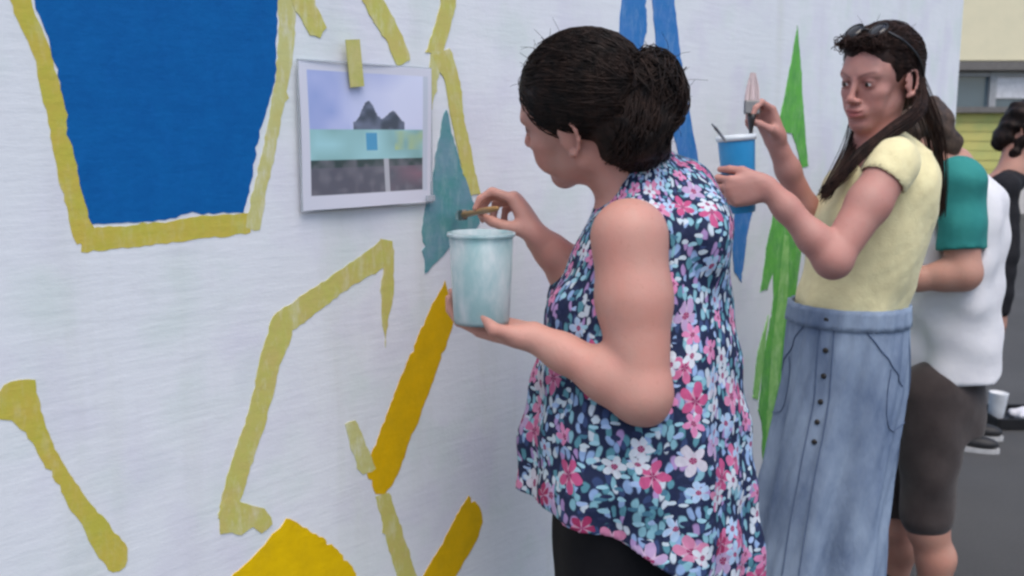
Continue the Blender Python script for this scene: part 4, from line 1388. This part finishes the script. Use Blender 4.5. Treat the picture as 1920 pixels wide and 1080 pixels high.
    # front placket line, buttons, pocket seams
    def on_skirt(t, z, off):
        q = np.clip((z - zz[0]) / (zz[1] - zz[0]), 0, nz - 1.001); ii = int(q)
        return skirt_pt(t, ii, off) * (1 - (q - ii)) + skirt_pt(t, ii + 1, off) * (q - ii)

    def line(t_of, z0, z1, rr, n=26, off=0.0015):
        return np.array([on_skirt(t_of(a), z0 + (z1 - z0) * a, off) for a in np.linspace(0, 1, n)]), np.full(n, rr)
    z_top, z_bt = zz[i0], px(1550, 840, Y)[2]
    pp, rr_ = [], []
    for dt in (-0.12, 0.12):
        a, b = line(lambda s_, d_=dt: d_ + 0.10, z_top, 0.14, 0.0016, 70); pp.append(a); rr_.append(b)
    for sgn in (-1, 1):      # slanting front pockets and their bags, side seams
        a, b = line(lambda s_, q=sgn: q * (0.55 + 0.75 * s_), z_top, z_top - 0.13, 0.0017); pp.append(a); rr_.append(b)
        pk = catmull([(0.98, 0.085), (0.93, 0.14), (0.98, 0.21), (1.25, 0.235), (1.5, 0.22)], 30)     # curved pocket bag stitched below the slit
        pp.append(np.array([on_skirt(sgn * t_, z_top - dz_, 0.0015) for t_, dz_ in pk])); rr_.append(np.full(30, 0.0012))
        a, b = line(lambda s_, q=sgn: q * 1.62, z_top, 0.14, 0.0016, 70); pp.append(a); rr_.append(b)
    V, F = tubes(pp, rr_, 5)
    link('seam', mesh_np('seam', V, F), m_seam, sk)
    for q, yy in enumerate((588, 645, 688, 738, 775, 812)):
        ii = zi_of(px(1552, yy, Y)[2])
        p = skirt_pt(0.10, ii, 0.001); p2 = skirt_pt(0.10, ii, 0.02)
        V, F = lathe([(0.0001, 0.0042), (0.0045, 0.0038), (0.0062, 0.0025), (0.0065, 0.0)], p, p2 - p, 16)
        link('button', mesh_np('button', V, F), m_btn, sk)

    # hair
    cap = [h_el(H, (0, -0.020, 0.050), (0.084, 0.102, 0.087), 0.02), h_el(H, (0, -0.070, -0.01), (0.066, 0.042, 0.070), 0.03),
           h_el(H, (0, 0.128, -0.044), (0.082, 0.088, 0.110), 0.010, 's'), h_el(H, (-0.080, 0.052, -0.048), (0.040, 0.050, 0.062), 0.010, 's'), h_el(H, (0.080, 0.052, -0.048), (0.040, 0.050, 0.062), 0.010, 's'),
           h_el(H, (-0.09, -0.010, -0.010), (0.030, 0.034, 0.042), 0.008, 's'), h_el(H, (0.09, -0.010, -0.010), (0.030, 0.034, 0.042), 0.008, 's')]
    ln = wrinkle(130, 0.0025, 41)
    V, F = sdf_mesh(cap, 0.0035, lambda P, d: d + ln(P))
    g = np.random.default_rng(15)
    paths, rad = [], []
    cc, rr2 = np.array([0, -0.020, 0.050]), np.array([0.0855, 0.1035, 0.0885])
    for _ in range(520):     # locks combed back from the hairline with a curl
        az = g.uniform(-1.6, 1.6); el = g.uniform(0.35, 1.4)
        s0 = nrm([math.sin(az) * math.cos(el), math.cos(az) * math.cos(el), math.sin(el)])
        s1 = nrm(np.array([0.35 * math.sin(az), -1.0, -0.15]) + g.normal(0, 0.2, 3))
        t = np.linspace(0, 1, 12)[:, None]
        q = s0 * (1 - t) + s1 * t + 0.05 * np.sin(t * 11 + g.uniform(0, 6)) * g.normal(0, 1, 3)
        q = q / np.linalg.norm(q, axis=1)[:, None]
        q = cc + q * rr2 * (1.0 + abs(g.normal(0, 0.025)))
        ok = ~((q[:, 1] > 0.05) & (q[:, 2] < 0.075))
        if ok.sum() < 5: continue
        w = (H['o'] + H['s'] * (q @ H['R'].T))[np.argmax(ok):]
        if len(w) < 4: continue
        paths.append(w); rad.append(np.linspace(0.0006, 0.0014, len(w)))
    for _ in range(200):     # curls over the forehead
        az = g.uniform(-0.9, 0.9)
        b0 = hw(H, (0.075 * math.sin(az), 0.052 + 0.02 * math.cos(az) + g.normal(0, 0.006), 0.100 + float(np.clip(g.normal(0, 0.008), -0.006, 0.018))))
        a, b, _d = frame_along(g.normal(0, 1, 3))
        rr3 = g.uniform(0.006, 0.014); t = np.linspace(0, g.uniform(4, 7), 12)
        w = b0 + rr3 * (np.cos(t)[:, None] * a + np.sin(t)[:, None] * b) + np.linspace(0, 1, 12)[:, None] * g.normal(0, 0.006, 3)
        paths.append(w); rad.append(np.full(12, 0.0010))
    for _ in range(420):     # temples drawn back over the ears
        sd = g.choice([-1, -1, 1])
        a0 = nrm([sd * g.uniform(0.7, 1.0), g.uniform(0.0, 0.75), g.uniform(-0.45, 0.55)])
        a1 = nrm([sd * g.uniform(0.2, 0.6), -1.0, g.uniform(-0.6, 0.1)])
        t = np.linspace(0, 1, 10)[:, None]
        q = a0 * (1 - t) + a1 * t + 0.025 * np.sin(t * 10 + g.uniform(0, 6)) * g.normal(0, 1, 3)
        q /= np.linalg.norm(q, axis=1)[:, None]
        q = cc + q * rr2 * (1.0 + abs(g.normal(0, 0.015)))
        ok = ~(((q[:, 2] < 0.036) & (q[:, 1] > -0.040)) | ((q[:, 1] > 0.045) & (q[:, 2] < 0.075)))
        if ok.sum() < 4: continue
        w = (H['o'] + H['s'] * (q @ H['R'].T))[np.argmax(ok):]
        if len(w) < 4: continue
        paths.append(w); rad.append(np.linspace(0.0005, 0.0013, len(w)))
    # long hair drawn round the neck and falling over the chest
    for k in range(260):
        o_ = g.normal(0, 1, 3) * np.array([0.0065, 0.006, 0.0075])
        pts = [hw(H, (-0.045, -0.085, 0.01)) + o_, px(1722, 205, 2.21) + o_, px(1668, 248, 2.17) + o_ * 0.9, px(1618, 285, 2.13) + o_ * 0.8, px(1580, 325, 2.125) + o_ * 0.7]
        if k % 3: pts.append(px(1546 + g.normal(0, 6), 362 + g.normal(0, 8), 2.13) + o_ * 0.35)
        w = catmull(pts, 22)
        ph = g.uniform(0, 6.28)
        w += (np.sin(np.linspace(0, 14, 22) + ph) * 0.0025)[:, None] * np.array([0.6, 0.2, 0.7])
        paths.append(w); rad.append(np.linspace(0.0012, 0.0007, 22))
    for k in range(190):     # the share that hangs on the far side of the neck
        o_ = g.normal(0, 1, 3) * np.array([0.010, 0.012, 0.010])
        pts = [hw(H, (0.055, -0.03, -0.03)) + o_, px(1612, 245, 2.34) + o_, px(1596, 290, 2.30) + o_, px(1572, 330, 2.22) + o_ * 0.8, px(1545, 364, 2.16) + o_ * 0.4]
        w = catmull(pts, 18); paths.append(w); rad.append(np.linspace(0.0012, 0.0007, 18))
    for k in range(60):     # hair hanging behind the shoulder
        o_ = g.normal(0, 1, 3) * np.array([0.012, 0.02, 0.012])
        pts = [hw(H, (-0.02, -0.10, 0.0)) + o_, px(1738, 215, 2.32) + o_, px(1752, 262, 2.36) + o_, px(1760, 330, 2.38) + o_ * 0.8, px(1762, 400, 2.40) + o_ * 0.5]
        w = catmull(pts, 18); paths.append(w); rad.append(np.linspace(0.0012, 0.0007, 18))
    for _ in range(60):
        az = g.uniform(-3, 3); el = g.uniform(0.4, 1.4)
        s0 = np.array([math.sin(az) * math.cos(el), math.cos(az) * math.cos(el), math.sin(el)])
        p0 = hw(H, cc + s0 * rr2); oo = H['R'] @ s0; L = g.uniform(0.005, 0.016); sd = g.normal(0, 0.7, 3)
        paths.append(catmull([p0, p0 + oo * L * 0.3 + sd * L * 0.3, p0 + oo * L * 0.45 + sd * L], 6)); rad.append(np.linspace(0.0006, 0.0003, 6))
    V2, F2 = tubes(paths, rad, 4)
    link('hair', mesh_np('hair', np.vstack([V, V2]), np.vstack([F, F2 + len(V)])), M_HAIR2, root)
    return H, tl, tr, LW, RW


def person_raglan():
    Y = 2.75
    f = nrm((-0.95, -0.30, 0)); r = np.array([f[1], -f[0], 0])
    root = empty('person', (px(1760, 600, Y)[0], Y, 0))
    tag(root, 'person in white tee with teal sleeves and dark brown shorts behind the denim skirt', 'person')
    LS, LE, LW = px(1800, 345, 2.62), px(1806, 512, 2.58), px(1690, 528, 2.62)
    RS = px(1760, 350, 2.93); RE, RW = px(1730, 500, 2.95), px(1660, 470, 2.85)
    H = head_frame((-0.88, 0.10, -0.48), px(1740, 274, 2.68), (-0.076, -0.010, -0.002), 0.98)
    neck = px(1782, 316, Y)
    body = head_prims(H, neck, 0.055)
    rows = [(315, 1740, 1830), (360, 1705, 1868), (420, 1692, 1868), (500, 1692, 1858), (600, 1694, 1850), (650, 1692, 1850), (700, 1692, 1842)]
    Z, X, B = lookup(rows, Y)
    A = np.array([0.09, 0.15, 0.17, 0.165, 0.165, 0.17, 0.17])
    zi = np.linspace(Z[-1], Z[0] - 0.03, 7)
    body.append(LOFT(zi, np.interp(zi, Z[::-1], X[::-1]), np.full(7, Y), np.interp(zi, Z[::-1], A[::-1]) - 0.025, np.interp(zi, Z[::-1], B[::-1]) - 0.028, f, 0.03))
    body += [RC(LS, RS, 0.045, 0.045, 0.03), RC(neck, neck - np.array([0, 0, 0.05]), 0.055, 0.07, 0.03)]
    armL = arm_prims(LS, LE, LW, 0.050, 0.044, 0.027)
    armR = arm_prims(RS, RE, RW, 0.048, 0.042, 0.026)
    hl, _, _ = hand_prims(LW, (-1, 0.05, 0.05), (0, 0.9, -0.3), False, [(20, 30, 20)] * 4, [(0.6, 0.6, 0.4), (0.8, 0.2, 0.4), (0.8, 0, 0.4)])
    hr, _, _ = hand_prims(RW, (-0.9, 0.1, 0.4), (0.2, -0.9, -0.3), True, [(20, 30, 20)] * 4, [(0.6, 0.6, 0.4), (0.8, 0.2, 0.4), (0.8, 0, 0.4)])
    # legs apart: the nearer leg trails to the right
    hips = [px(1744, 760, Y - 0.08), px(1740, 760, Y + 0.08)]
    knees = [px(1738, 985, Y - 0.10), px(1672, 985, Y + 0.08)]
    feet = [np.array([knees[0][0] + 0.03, knees[0][1], 0]), np.array([knees[1][0] + 0.02, knees[1][1], 0])]
    for hp, kn, ft in zip(hips, knees, feet):
        calf = kn * 0.62 + (ft + (0, 0, 0.09)) * 0.38 + np.array([0.02, 0, 0])
        body += [RC(hp, kn, 0.085, 0.056, 0.03), RC(kn, calf, 0.050, 0.053, 0.03), RC(calf, ft + (0, 0, 0.09), 0.052, 0.034, 0.02)]
    body += armL + armR + hl + hr
    build_body(body, 0.005, M_SKIN3, root, H)
    make_eyes(H, root, (-0.9, 0.1, -0.4))
    for ft in feet: shoe(ft, f, M_BLACKSHOE, root, M_SOLE)
    wr = wrinkle(52, 0.011, 51)
    fold = lambda th, z: 0.006 * np.sin(th * 6 + 9 * z) * np.clip((1.2 - z) / 0.3, 0, 1)
    tee = [LOFT(Z, X, np.full(len(Z), Y), A, B, f, 0.03, fold), RC(LS + r * 0.03, neck - np.array([0, 0, 0.03]), 0.058, 0.058, 0.03), RC(RS - r * 0.03, neck - np.array([0, 0, 0.03]), 0.055, 0.058, 0.03),
           EL(neck + np.array([-0.035, 0, 0.045]), (0.07, 0.066, 0.055), None, 0.01, 's')]
    sl_end = 0.74
    tee.append(RC(LS, LS + (LE - LS) * 0.78, 0.060, 0.058, 0.006, 's'))
    zb = px(1760, 706, Y)[2]
    bl = px(1690, 690, Y)[0]

    def post(P, d):
        d = d + wr(P)
        hem = zb + 0.09 * np.clip((P[:, 0] - px(1790, 690, Y)[0]) / 0.12, 0, 1) ** 2
        return np.maximum(d, hem - P[:, 2])
    V, F = sdf_mesh(tee, 0.0055, post)
    link('white_tee', mesh_np('white_tee', relax(V, F, 2, 0.4), F), cloth_mat('white_jersey', (0.70, 0.70, 0.72), (0.66, 0.66, 0.69)), root)
    m_teal = cloth_mat('teal_jersey', (0.025, 0.20, 0.19), (0.035, 0.24, 0.22))
    for S_, E_ in ((LS, LE), (RS, RE)):
        e = S_ + (E_ - S_) * sl_end
        sl = [RC(S_, e, 0.063, 0.064, 0.02), RC(S_, neck + np.array([0.0, (S_[1] - Y) * 0.45, -0.035]), 0.060, 0.048, 0.03)]
        ax = nrm(E_ - S_)

        def post2(P, d, e=e, ax=ax):
            return np.maximum(d + wr(P) * 0.9, (P - e) @ ax)
        V, F = sdf_mesh(sl, 0.0055, post2)
        link('sleeve', mesh_np('sleeve', relax(V, F, 2, 0.4), F), m_teal, root)
    sh = [RC(hips[0] + (0, 0, 0.03), knees[0] + (0, 0, 0.035), 0.092, 0.074, 0.02), RC(hips[1] + (0, 0, 0.03), knees[1] + (0, 0, 0.035), 0.102, 0.073, 0.02)]
    zs = np.array([px(1760, 800, Y)[2], px(1760, 760, Y)[2], px(1760, 700, Y)[2], px(1760, 640, Y)[2]])
    sh.append(LOFT(zs, [px(1752, 800, Y)[0], px(1758, 760, Y)[0], px(1768, 700, Y)[0], px(1775, 640, Y)[0]], [Y] * 4, [0.14, 0.14, 0.12, 0.10], [0.120, 0.115, 0.100, 0.085], f, 0.04))
    zk = px(1720, 978, Y)[2]
    wk = wrinkle(40, 0.006, 61)
    V, F = sdf_mesh(sh, 0.006, lambda P, d: np.maximum(d + wk(P), zk - P[:, 2]))
    link('shorts', mesh_np('shorts', relax(V, F, 2, 0.4), F), cloth_mat('dark_brown_twill', (0.036, 0.027, 0.026), (0.052, 0.041, 0.039)), root)
    hair = [h_el(H, (0, -0.018, 0.052), (0.084, 0.104, 0.087), 0.02), h_el(H, (0, -0.074, -0.02), (0.066, 0.040, 0.055), 0.03), h_el(H, (0, 0.128, -0.050), (0.094, 0.090, 0.118), 0.012, 's'),
            h_el(H, (-0.088, 0.035, -0.055), (0.045, 0.058, 0.052), 0.010, 's'), h_el(H, (-0.09, -0.012, -0.016), (0.028, 0.028, 0.032), 0.008, 's'), h_el(H, (0.09, 0.02, -0.04), (0.040, 0.058, 0.052), 0.008, 's')]
    ln = wrinkle(120, 0.006, 71)
    V, F = sdf_mesh(hair, 0.005, lambda P, d: d + ln(P))
    link('hair', mesh_np('hair', V, F), M_HAIR3, root)


def person_dark():
    Y = 4.5
    f = nrm((0.86, -0.5, 0)); r = np.array([f[1], -f[0], 0])
    root = empty('person', (px(1825, 600, Y)[0], Y, 0))
    tag(root, 'dark haired person in black clothes stooping at the right edge', 'person')
    H = head_frame((0.80, -0.42, -0.42), px(1938, 254, Y), (0, 0.03, -0.01), 1.0)
    neck = px(1896, 322, Y)
    SR = px(1884, 352, Y - 0.14); SL = px(1862, 352, Y + 0.16)
    ER, WR_ = px(1888, 480, Y - 0.19), px(1878, 580, Y - 0.20)
    EL_, WL_ = px(1868, 470, Y + 0.22), px(1866, 570, Y + 0.20)
    body = head_prims(H, neck, 0.055)
    rows = [(340, 1835, 1890), (400, 1800, 1884), (500, 1790, 1868), (600, 1775, 1858), (680, 1770, 1850)]
    Z, X, B = lookup(rows, Y)
    A = np.array([0.09, 0.17, 0.17, 0.165, 0.165])
    body.append(LOFT(Z, X, np.full(5, Y), A - 0.02, B - 0.02, f, 0.03))
    body += [RC(SR, SL, 0.045, 0.045, 0.03), RC(neck, neck + np.array([-0.04, 0, -0.06]), 0.055, 0.07, 0.03)]
    aR = arm_prims(SR, ER, WR_, 0.045, 0.036, 0.026); aL = arm_prims(SL, EL_, WL_, 0.045, 0.036, 0.026)
    hr, _, _ = hand_prims(WR_, (0.05, 0, -1), (-0.5, 0.8, 0), True, [(15, 25, 20)] * 4, [(0.8, 0.5, 0.2), (0.9, 0.1, 0.3), (0.9, 0, 0.3)])
    hl, _, _ = hand_prims(WL_, (0.05, 0, -1), (-0.5, -0.8, 0), False, [(15, 25, 20)] * 4, [(0.8, 0.5, 0.2), (0.9, 0.1, 0.3), (0.9, 0, 0.3)])
    hx = px(1800, 640, Y)[0]
    legs, feet = [], []
    for s in (-1, 1):
        hp = np.array([hx, Y, 0.80]) + r * 0.09 * s; ft = np.array([hx + 0.02, Y, 0]) + r * 0.11 * s
        kn = (hp + ft) / 2 + f * 0.03
        feet.append(ft); legs.append((hp, kn, ft))
        body += [RC(hp, kn, 0.08, 0.055, 0.03), RC(kn, ft + (0, 0, 0.09), 0.052, 0.036, 0.02)]
    body += aR + aL + hr + hl
    build_body(body, 0.007, M_SKIN3, root, H)
    make_eyes(H, root, (0.8, -0.4, -0.4))
    for ft in feet: shoe(ft, f, M_BLACKSHOE, root, M_SOLE)
    mb = cloth_mat('black_knit', (0.012, 0.012, 0.015), (0.02, 0.02, 0.024))
    wr = wrinkle(36, 0.006, 81)
    sw = [LOFT(Z, X, np.full(5, Y), A, B, f, 0.03), RC(SR, neck - np.array([0, 0, 0.04]), 0.060, 0.06, 0.03), RC(SL, neck - np.array([0, 0, 0.04]), 0.060, 0.06, 0.03)]
    for a in (aR, aL):
        for p in a[:2] + a[3:]:
            sw.append(RC(p.a, p.b, p.ra + 0.010, p.rb + 0.010, 0.02))
    V, F = sdf_mesh(sw, 0.0075, lambda P, d: d + wr(P))
    link('black_sweater', mesh_np('black_sweater', relax(V, F, 2, 0.4), F), mb, root)
    V, F = lathe([(0.062, -0.012), (0.068, 0), (0.064, 0.012), (0.058, 0.004)], px(1894, 330, Y), nrm((0.5, -0.2, 0.8)), 28, closed=True)
    link('collar', mesh_np('collar', V, F), cloth_mat('pale_lilac_cotton', (0.45, 0.42, 0.50), (0.42, 0.40, 0.46)), root)
    tp = []
    for hp, kn, ft in legs:
        tp += [RC(hp, kn, 0.10, 0.075, 0.03), RC(kn, ft + (0, 0, 0.10), 0.074, 0.06, 0.03)]
    tp.append(LOFT([0.74, 0.86, 0.93], [hx, hx, hx + 0.01], [Y] * 3, [0.165, 0.17, 0.155], [0.12, 0.13, 0.12], f, 0.04))
    V, F = sdf_mesh(tp, 0.009, lambda P, d: np.maximum(d + wr(P), 0.08 - P[:, 2]))
    link('trousers', mesh_np('trousers', V, F), mb, root)
    hair = [h_el(H, (0, -0.020, 0.045), (0.086, 0.106, 0.085), 0.02), h_el(H, (0, -0.07, -0.05), (0.080, 0.055, 0.085), 0.03), h_el(H, (0, 0.13, -0.050), (0.085, 0.090, 0.112), 0.012, 's')]
    for s in (-1, 1): hair.append(h_rc(H, (s * 0.070, 0.005, 0.02), (s * 0.068, 0.0, -0.12), 0.026, 0.022, 0.02))
    ln = wrinkle(100, 0.008, 91)
    V, F = sdf_mesh(hair, 0.006, lambda P, d: d + ln(P))
    link('hair', mesh_np('hair', V, F), M_HAIR1, root)
    return H


TUB_LW, TUB_RW, t1l, t1r = person_floral()
H2, t2l, t2r, LW2, RW2 = person_yellow()
person_raglan()
H4 = person_dark()

# ------------------------------------------------------------------ sunglasses pushed up on the curls
sg = empty('sunglasses', hw(H2, (0, 0.06, 0.12)))
tag(sg, 'dark sunglasses pushed up on the head of the woman in yellow', 'sunglasses')
ml, nt, b = mat('dark_lens')
b.inputs['Base Color'].default_value = (0.015, 0.016, 0.02, 1); b.inputs['Roughness'].default_value = 0.06
mf = simple('black_plastic', (0.012, 0.012, 0.014), 0.3)
lens_ax = nrm(H2['R'] @ np.array([0, 0.50, 0.86]))
for s in (-1, 1):
    c = hw(H2, (s * 0.032, 0.048, 0.127))
    V, F = lathe([(0.0001, 0.004), (0.014, 0.0035), (0.0225, 0.0005), (0.0225, -0.0012), (0.0001, 0.001)], c, lens_ax, 24, 0.82, H2['R'][:, 0])
    link('lens', mesh_np('lens', V, F), ml, sg)
    V, F = lathe([(0.0223, -0.0022), (0.0252, -0.0022), (0.0252, 0.0022), (0.0223, 0.0022)], c, lens_ax, 26, 0.82, H2['R'][:, 0], True)
    link('rim', mesh_np('rim', V, F), mf, sg)
    w = catmull([hw(H2, (s * 0.056, 0.046, 0.122)), hw(H2, (s * 0.083, 0.025, 0.098)), hw(H2, (s * 0.092, -0.012, 0.062)), hw(H2, (s * 0.090, -0.036, 0.030)), hw(H2, (s * 0.088, -0.045, 0.010))], 18)
    V, F = tubes([w], [np.full(18, 0.0034)], 6)
    link('temple_arm', mesh_np('temple_arm', V, F), mf, sg)
V, F = tubes([catmull([hw(H2, (-0.009, 0.050, 0.128)), hw(H2, (0, 0.053, 0.131)), hw(H2, (0.009, 0.050, 0.128))], 8)], [np.full(8, 0.0026)], 6)
link('bridge', mesh_np('bridge', V, F), mf, sg)

# ------------------------------------------------------------------ clear tub of teal paint
tub_c = px(903, 604, 1.485)
tub_top = px(903, 436, 1.485)
th_ = tub_top[2] - tub_c[2]
tub = empty('paint_tub', tub_c)
tag(tub, 'clear plastic tub of pale teal paint held under the teal triangle', 'paint tub')
mt, nt, b = mat('frosted_plastic')
fz = noise(nt, 26, 4, 0.6, objco(nt, (1, 1, 0.5)))
nt.links.new(mixc(nt, ramp(nt, fz, [(0.38, (0, 0, 0)), (0.66, (1, 1, 1))]), (0.72, 0.80, 0.83), (0.42, 0.62, 0.64)), b.inputs['Base Color'])
b.inputs['Roughness'].default_value = 0.25
b.inputs['Transmission Weight'].default_value = 0.5; b.inputs['IOR'].default_value = 1.2
r0, r1 = 0.042, 0.049
V, F = lathe([(0.001, 0.0), (r0, 0.0), (r0 + 0.001, 0.006), (r1, th_), (r1 - 0.0015, th_), (r0 - 0.001, 0.008), (0.001, 0.003)], tub_c, (0, 0, 1), 48)
link('tub_shell', mesh_np('tub_shell', V, F), mt, tub)
V, F = lathe([(r1 - 0.0005, th_ - 0.006), (r1 + 0.003, th_ - 0.005), (r1 + 0.003, th_), (r1 - 0.0005, th_ + 0.001)], tub_c, (0, 0, 1), 48, closed=True)
link('rim', mesh_np('rim', V, F), mt, tub)
mp = paint_mat('pale_teal_paint', (0.30, 0.52, 0.54), (0.22, 0.44, 0.47), (0.5, 0.66, 0.70), 0.35, 40, 0.25)
lvl = th_ * 0.80
rl = r0 + (r1 - r0) * 0.80 - 0.0022
V, F = lathe([(0.001, 0.0045), (r0 - 0.0025, 0.0095), (rl, lvl), (rl - 0.006, lvl - 0.001), (0.001, lvl - 0.002)], tub_c, (0, 0, 1), 40)
link('paint', mesh_np('paint', V, F), mp, tub)


# ------------------------------------------------------------------ brushes
def brush(name, label, tip, tail, width, thick, bl, m_bristle, m_handle, side, hl_r=0.006, tipfade=0.55):
    tip, tail = np.asarray(tip), np.asarray(tail)
    d = nrm(tail - tip); L = np.linalg.norm(tail - tip)
    s = nrm(np.asarray(side) - d * np.dot(side, d)); n = np.cross(d, s)
    root = empty(name, tail); tag(root, label, 'paint brush')
    g = np.random.default_rng(len(label))
    paths, rad = [], []
    for _ in range(170):
        a, b_ = g.uniform(-1, 1), g.uniform(-1, 1)
        p1 = tip + d * bl + s * a * width / 2 * 0.95 + n * b_ * thick / 2 * 0.9
        p0 = tip + d * abs(g.normal(0, bl * 0.07)) + s * a * width / 2 * tipfade + n * b_ * thick / 2 * 0.5
        m_ = (p0 + p1) / 2 + s * a * width * 0.07
        paths.append(catmull([p1, m_, p0], 6)); rad.append(np.linspace(0.0010, 0.0005, 6))
    V, F = tubes(paths, rad, 4)
    link('bristles', mesh_np('bristles', V, F), m_bristle, root)
    fl = min(0.030, L * 0.25)
    link('ferrule', box_me('ferrule', tip + d * (bl + fl / 2), (width / 2, thick / 2, fl / 2), (s, n, d), min(thick, width) * 0.2), M_METAL, root)
    c0 = tip + d * (bl + fl)
    prof = [(0.0005, 0), (width * 0.45, 0.001), (width * 0.36, 0.014), (hl_r * 1.2, 0.035), (hl_r, 0.06), (hl_r * 1.25, (L - bl - fl) * 0.75), (hl_r * 0.7, L - bl - fl), (0.0005, L - bl - fl + 0.001)]
    V, F = lathe(prof, c0, d, 18, min(1.0, thick / width * 1.5), s)
    link('handle', mesh_np('handle', V, F), m_handle, root)
    return root


M_METAL = simple('ferrule_metal', (0.26, 0.25, 0.24), 0.45, metal=0.8)
m_wood = simple('varnished_wood', (0.36, 0.20, 0.07), 0.35, (0.28, 0.15, 0.05), 30, scale=(1, 1, 0.2))
m_blk = simple('black_lacquer', (0.02, 0.02, 0.02), 0.3)
m_br1 = simple('wet_bristle', (0.30, 0.46, 0.48), 0.4)
m_br2 = simple('pale_bristle', (0.66, 0.54, 0.54), 0.7, (0.58, 0.48, 0.48))
ut, zt_ = on_wall(850, 405)
tip1 = wall_pt(ut, zt_, 0.008)
hold1 = (t1r[0] + t1r[4]) / 2
tail1 = tip1 + (hold1 - tip1) * 1.75
brush('paint_brush', 'flat brush with white paint tip touching the teal triangle', tip1, tail1, 0.018, 0.010, 0.032, simple('white_wet_bristle', (0.62, 0.70, 0.70), 0.35), m_wood, (0, 0, 1), 0.0055)
hold2 = (t2r[0] + t2r[4]) / 2
tip2 = px(1412, 136, hold2[1] + 0.01)
dir2 = nrm(hold2 - tip2)
brush('paint_brush', 'wide brush with pale pinkish bristles held upright above the blue cup', tip2, hold2 + dir2 * 0.055, 0.034, 0.013, 0.062, m_br2, m_blk, (1, 0.1, 0), 0.006, 0.35)

# ------------------------------------------------------------------ blue cup with a thin brush in it
cup_t = px(1380, 254, 2.148)
cup_b = px(1388, 398, 2.148)
ch = cup_t[2] - cup_b[2]
cup = empty('paint_cup', cup_b)
tag(cup, 'blue plastic paint cup held by the woman in yellow', 'paint cup')
ax = nrm(cup_t - cup_b)
mc = simple('blue_plastic', (0.02, 0.24, 0.52), 0.3, (0.03, 0.28, 0.56), 12, spec=0.5)
V, F = lathe([(0.001, 0.0), (0.031, 0.0), (0.033, 0.003), (0.0395, ch - 0.012), (0.0400, ch - 0.004), (0.037, ch - 0.006), (0.030, 0.006), (0.001, 0.005)], cup_b, ax, 44)
link('cup_wall', mesh_np('cup_wall', V, F), mc, cup)
V, F = lathe([(0.0375, ch - 0.010), (0.0425, ch - 0.010), (0.043, ch + 0.001), (0.0375, ch + 0.002)], cup_b, ax, 44, closed=True)
link('rim', mesh_np('rim', V, F), simple('white_rim', (0.70, 0.76, 0.80), 0.25), cup)
V, F = lathe([(0.001, ch * 0.72), (0.0345, ch * 0.72), (0.0345, ch * 0.70), (0.001, ch * 0.70)], cup_b, ax, 40)
link('paint', mesh_np('paint', V, F), simple('wet_blue_paint', (0.05, 0.30, 0.55), 0.2), cup)
tb = cup_b + ax * (ch * 0.66) + np.array([0.012, 0, 0])
brush('artist_brush', 'thin grey brush handle standing in the blue cup', tb, px(1338, 243, 2.10) + np.array([-0.004, 0, 0.012]), 0.008, 0.007, 0.022, m_br1, simple('grey_lacquer', (0.28, 0.30, 0.33), 0.4), (0, 1, 0), 0.0028)

# ------------------------------------------------------------------ tray with a white cup on the asphalt
tc = pxg(1905, 792)
tray = empty('paint_tray', tc)
tag(tray, 'low black plastic tray on the asphalt at the right edge', 'tray')
mk = simple('black_tray_plastic', (0.012, 0.012, 0.014), 0.4)
hx_, hy_ = 0.155, 0.13
link('tray_floor', box_me('tray_floor', tc + (0, 0, 0.012), (hx_, hy_, 0.008), bevel=0.003), mk, tray)
for sx_, sy_ in ((1, 0), (-1, 0), (0, 1), (0, -1)):
    if sx_: link('tray_side', box_me('tray_side', tc + (sx_ * (hx_ + 0.004), 0, 0.030), (0.005, hy_ + 0.009, 0.028), bevel=0.003), mk, tray)
    else: link('tray_side', box_me('tray_side', tc + (0, sy_ * (hy_ + 0.004), 0.030), (hx_ - 0.002, 0.005, 0.028), bevel=0.003), mk, tray)
wc = empty('white_cup', tc + (-0.095, 0.02, 0.021))
tag(wc, 'white paper cup standing in the black tray on the asphalt', 'cup')
V, F = lathe([(0.001, 0.0), (0.034, 0.0), (0.036, 0.004), (0.045, 0.125), (0.047, 0.129), (0.044, 0.130), (0.034, 0.006), (0.001, 0.005)], tc + (-0.095, 0.02, 0.0215), (0.06, 0, 1), 36)
link('cup_wall', mesh_np('cup_wall', V, F), simple('white_paper', (0.78, 0.80, 0.82), 0.5), wc)
cl = [EL(tc + (0.07 + 0.05 * rng.normal(), 0.03 * rng.normal(), 0.045), (0.05 + 0.02 * rng.random(), 0.04, 0.022), None, 0.02) for _ in range(5)]
wq = wrinkle(90, 0.008, 99)
V, F = sdf_mesh(cl, 0.006, lambda P, d: np.maximum(d + wq(P), tc[2] + 0.022 - P[:, 2]))
tag(link('cloth_rag', mesh_np('cloth_rag', V, F), cloth_mat('white_rag', (0.66, 0.66, 0.70), (0.6, 0.6, 0.64))), 'crumpled white rag lying in the black tray', 'rag')
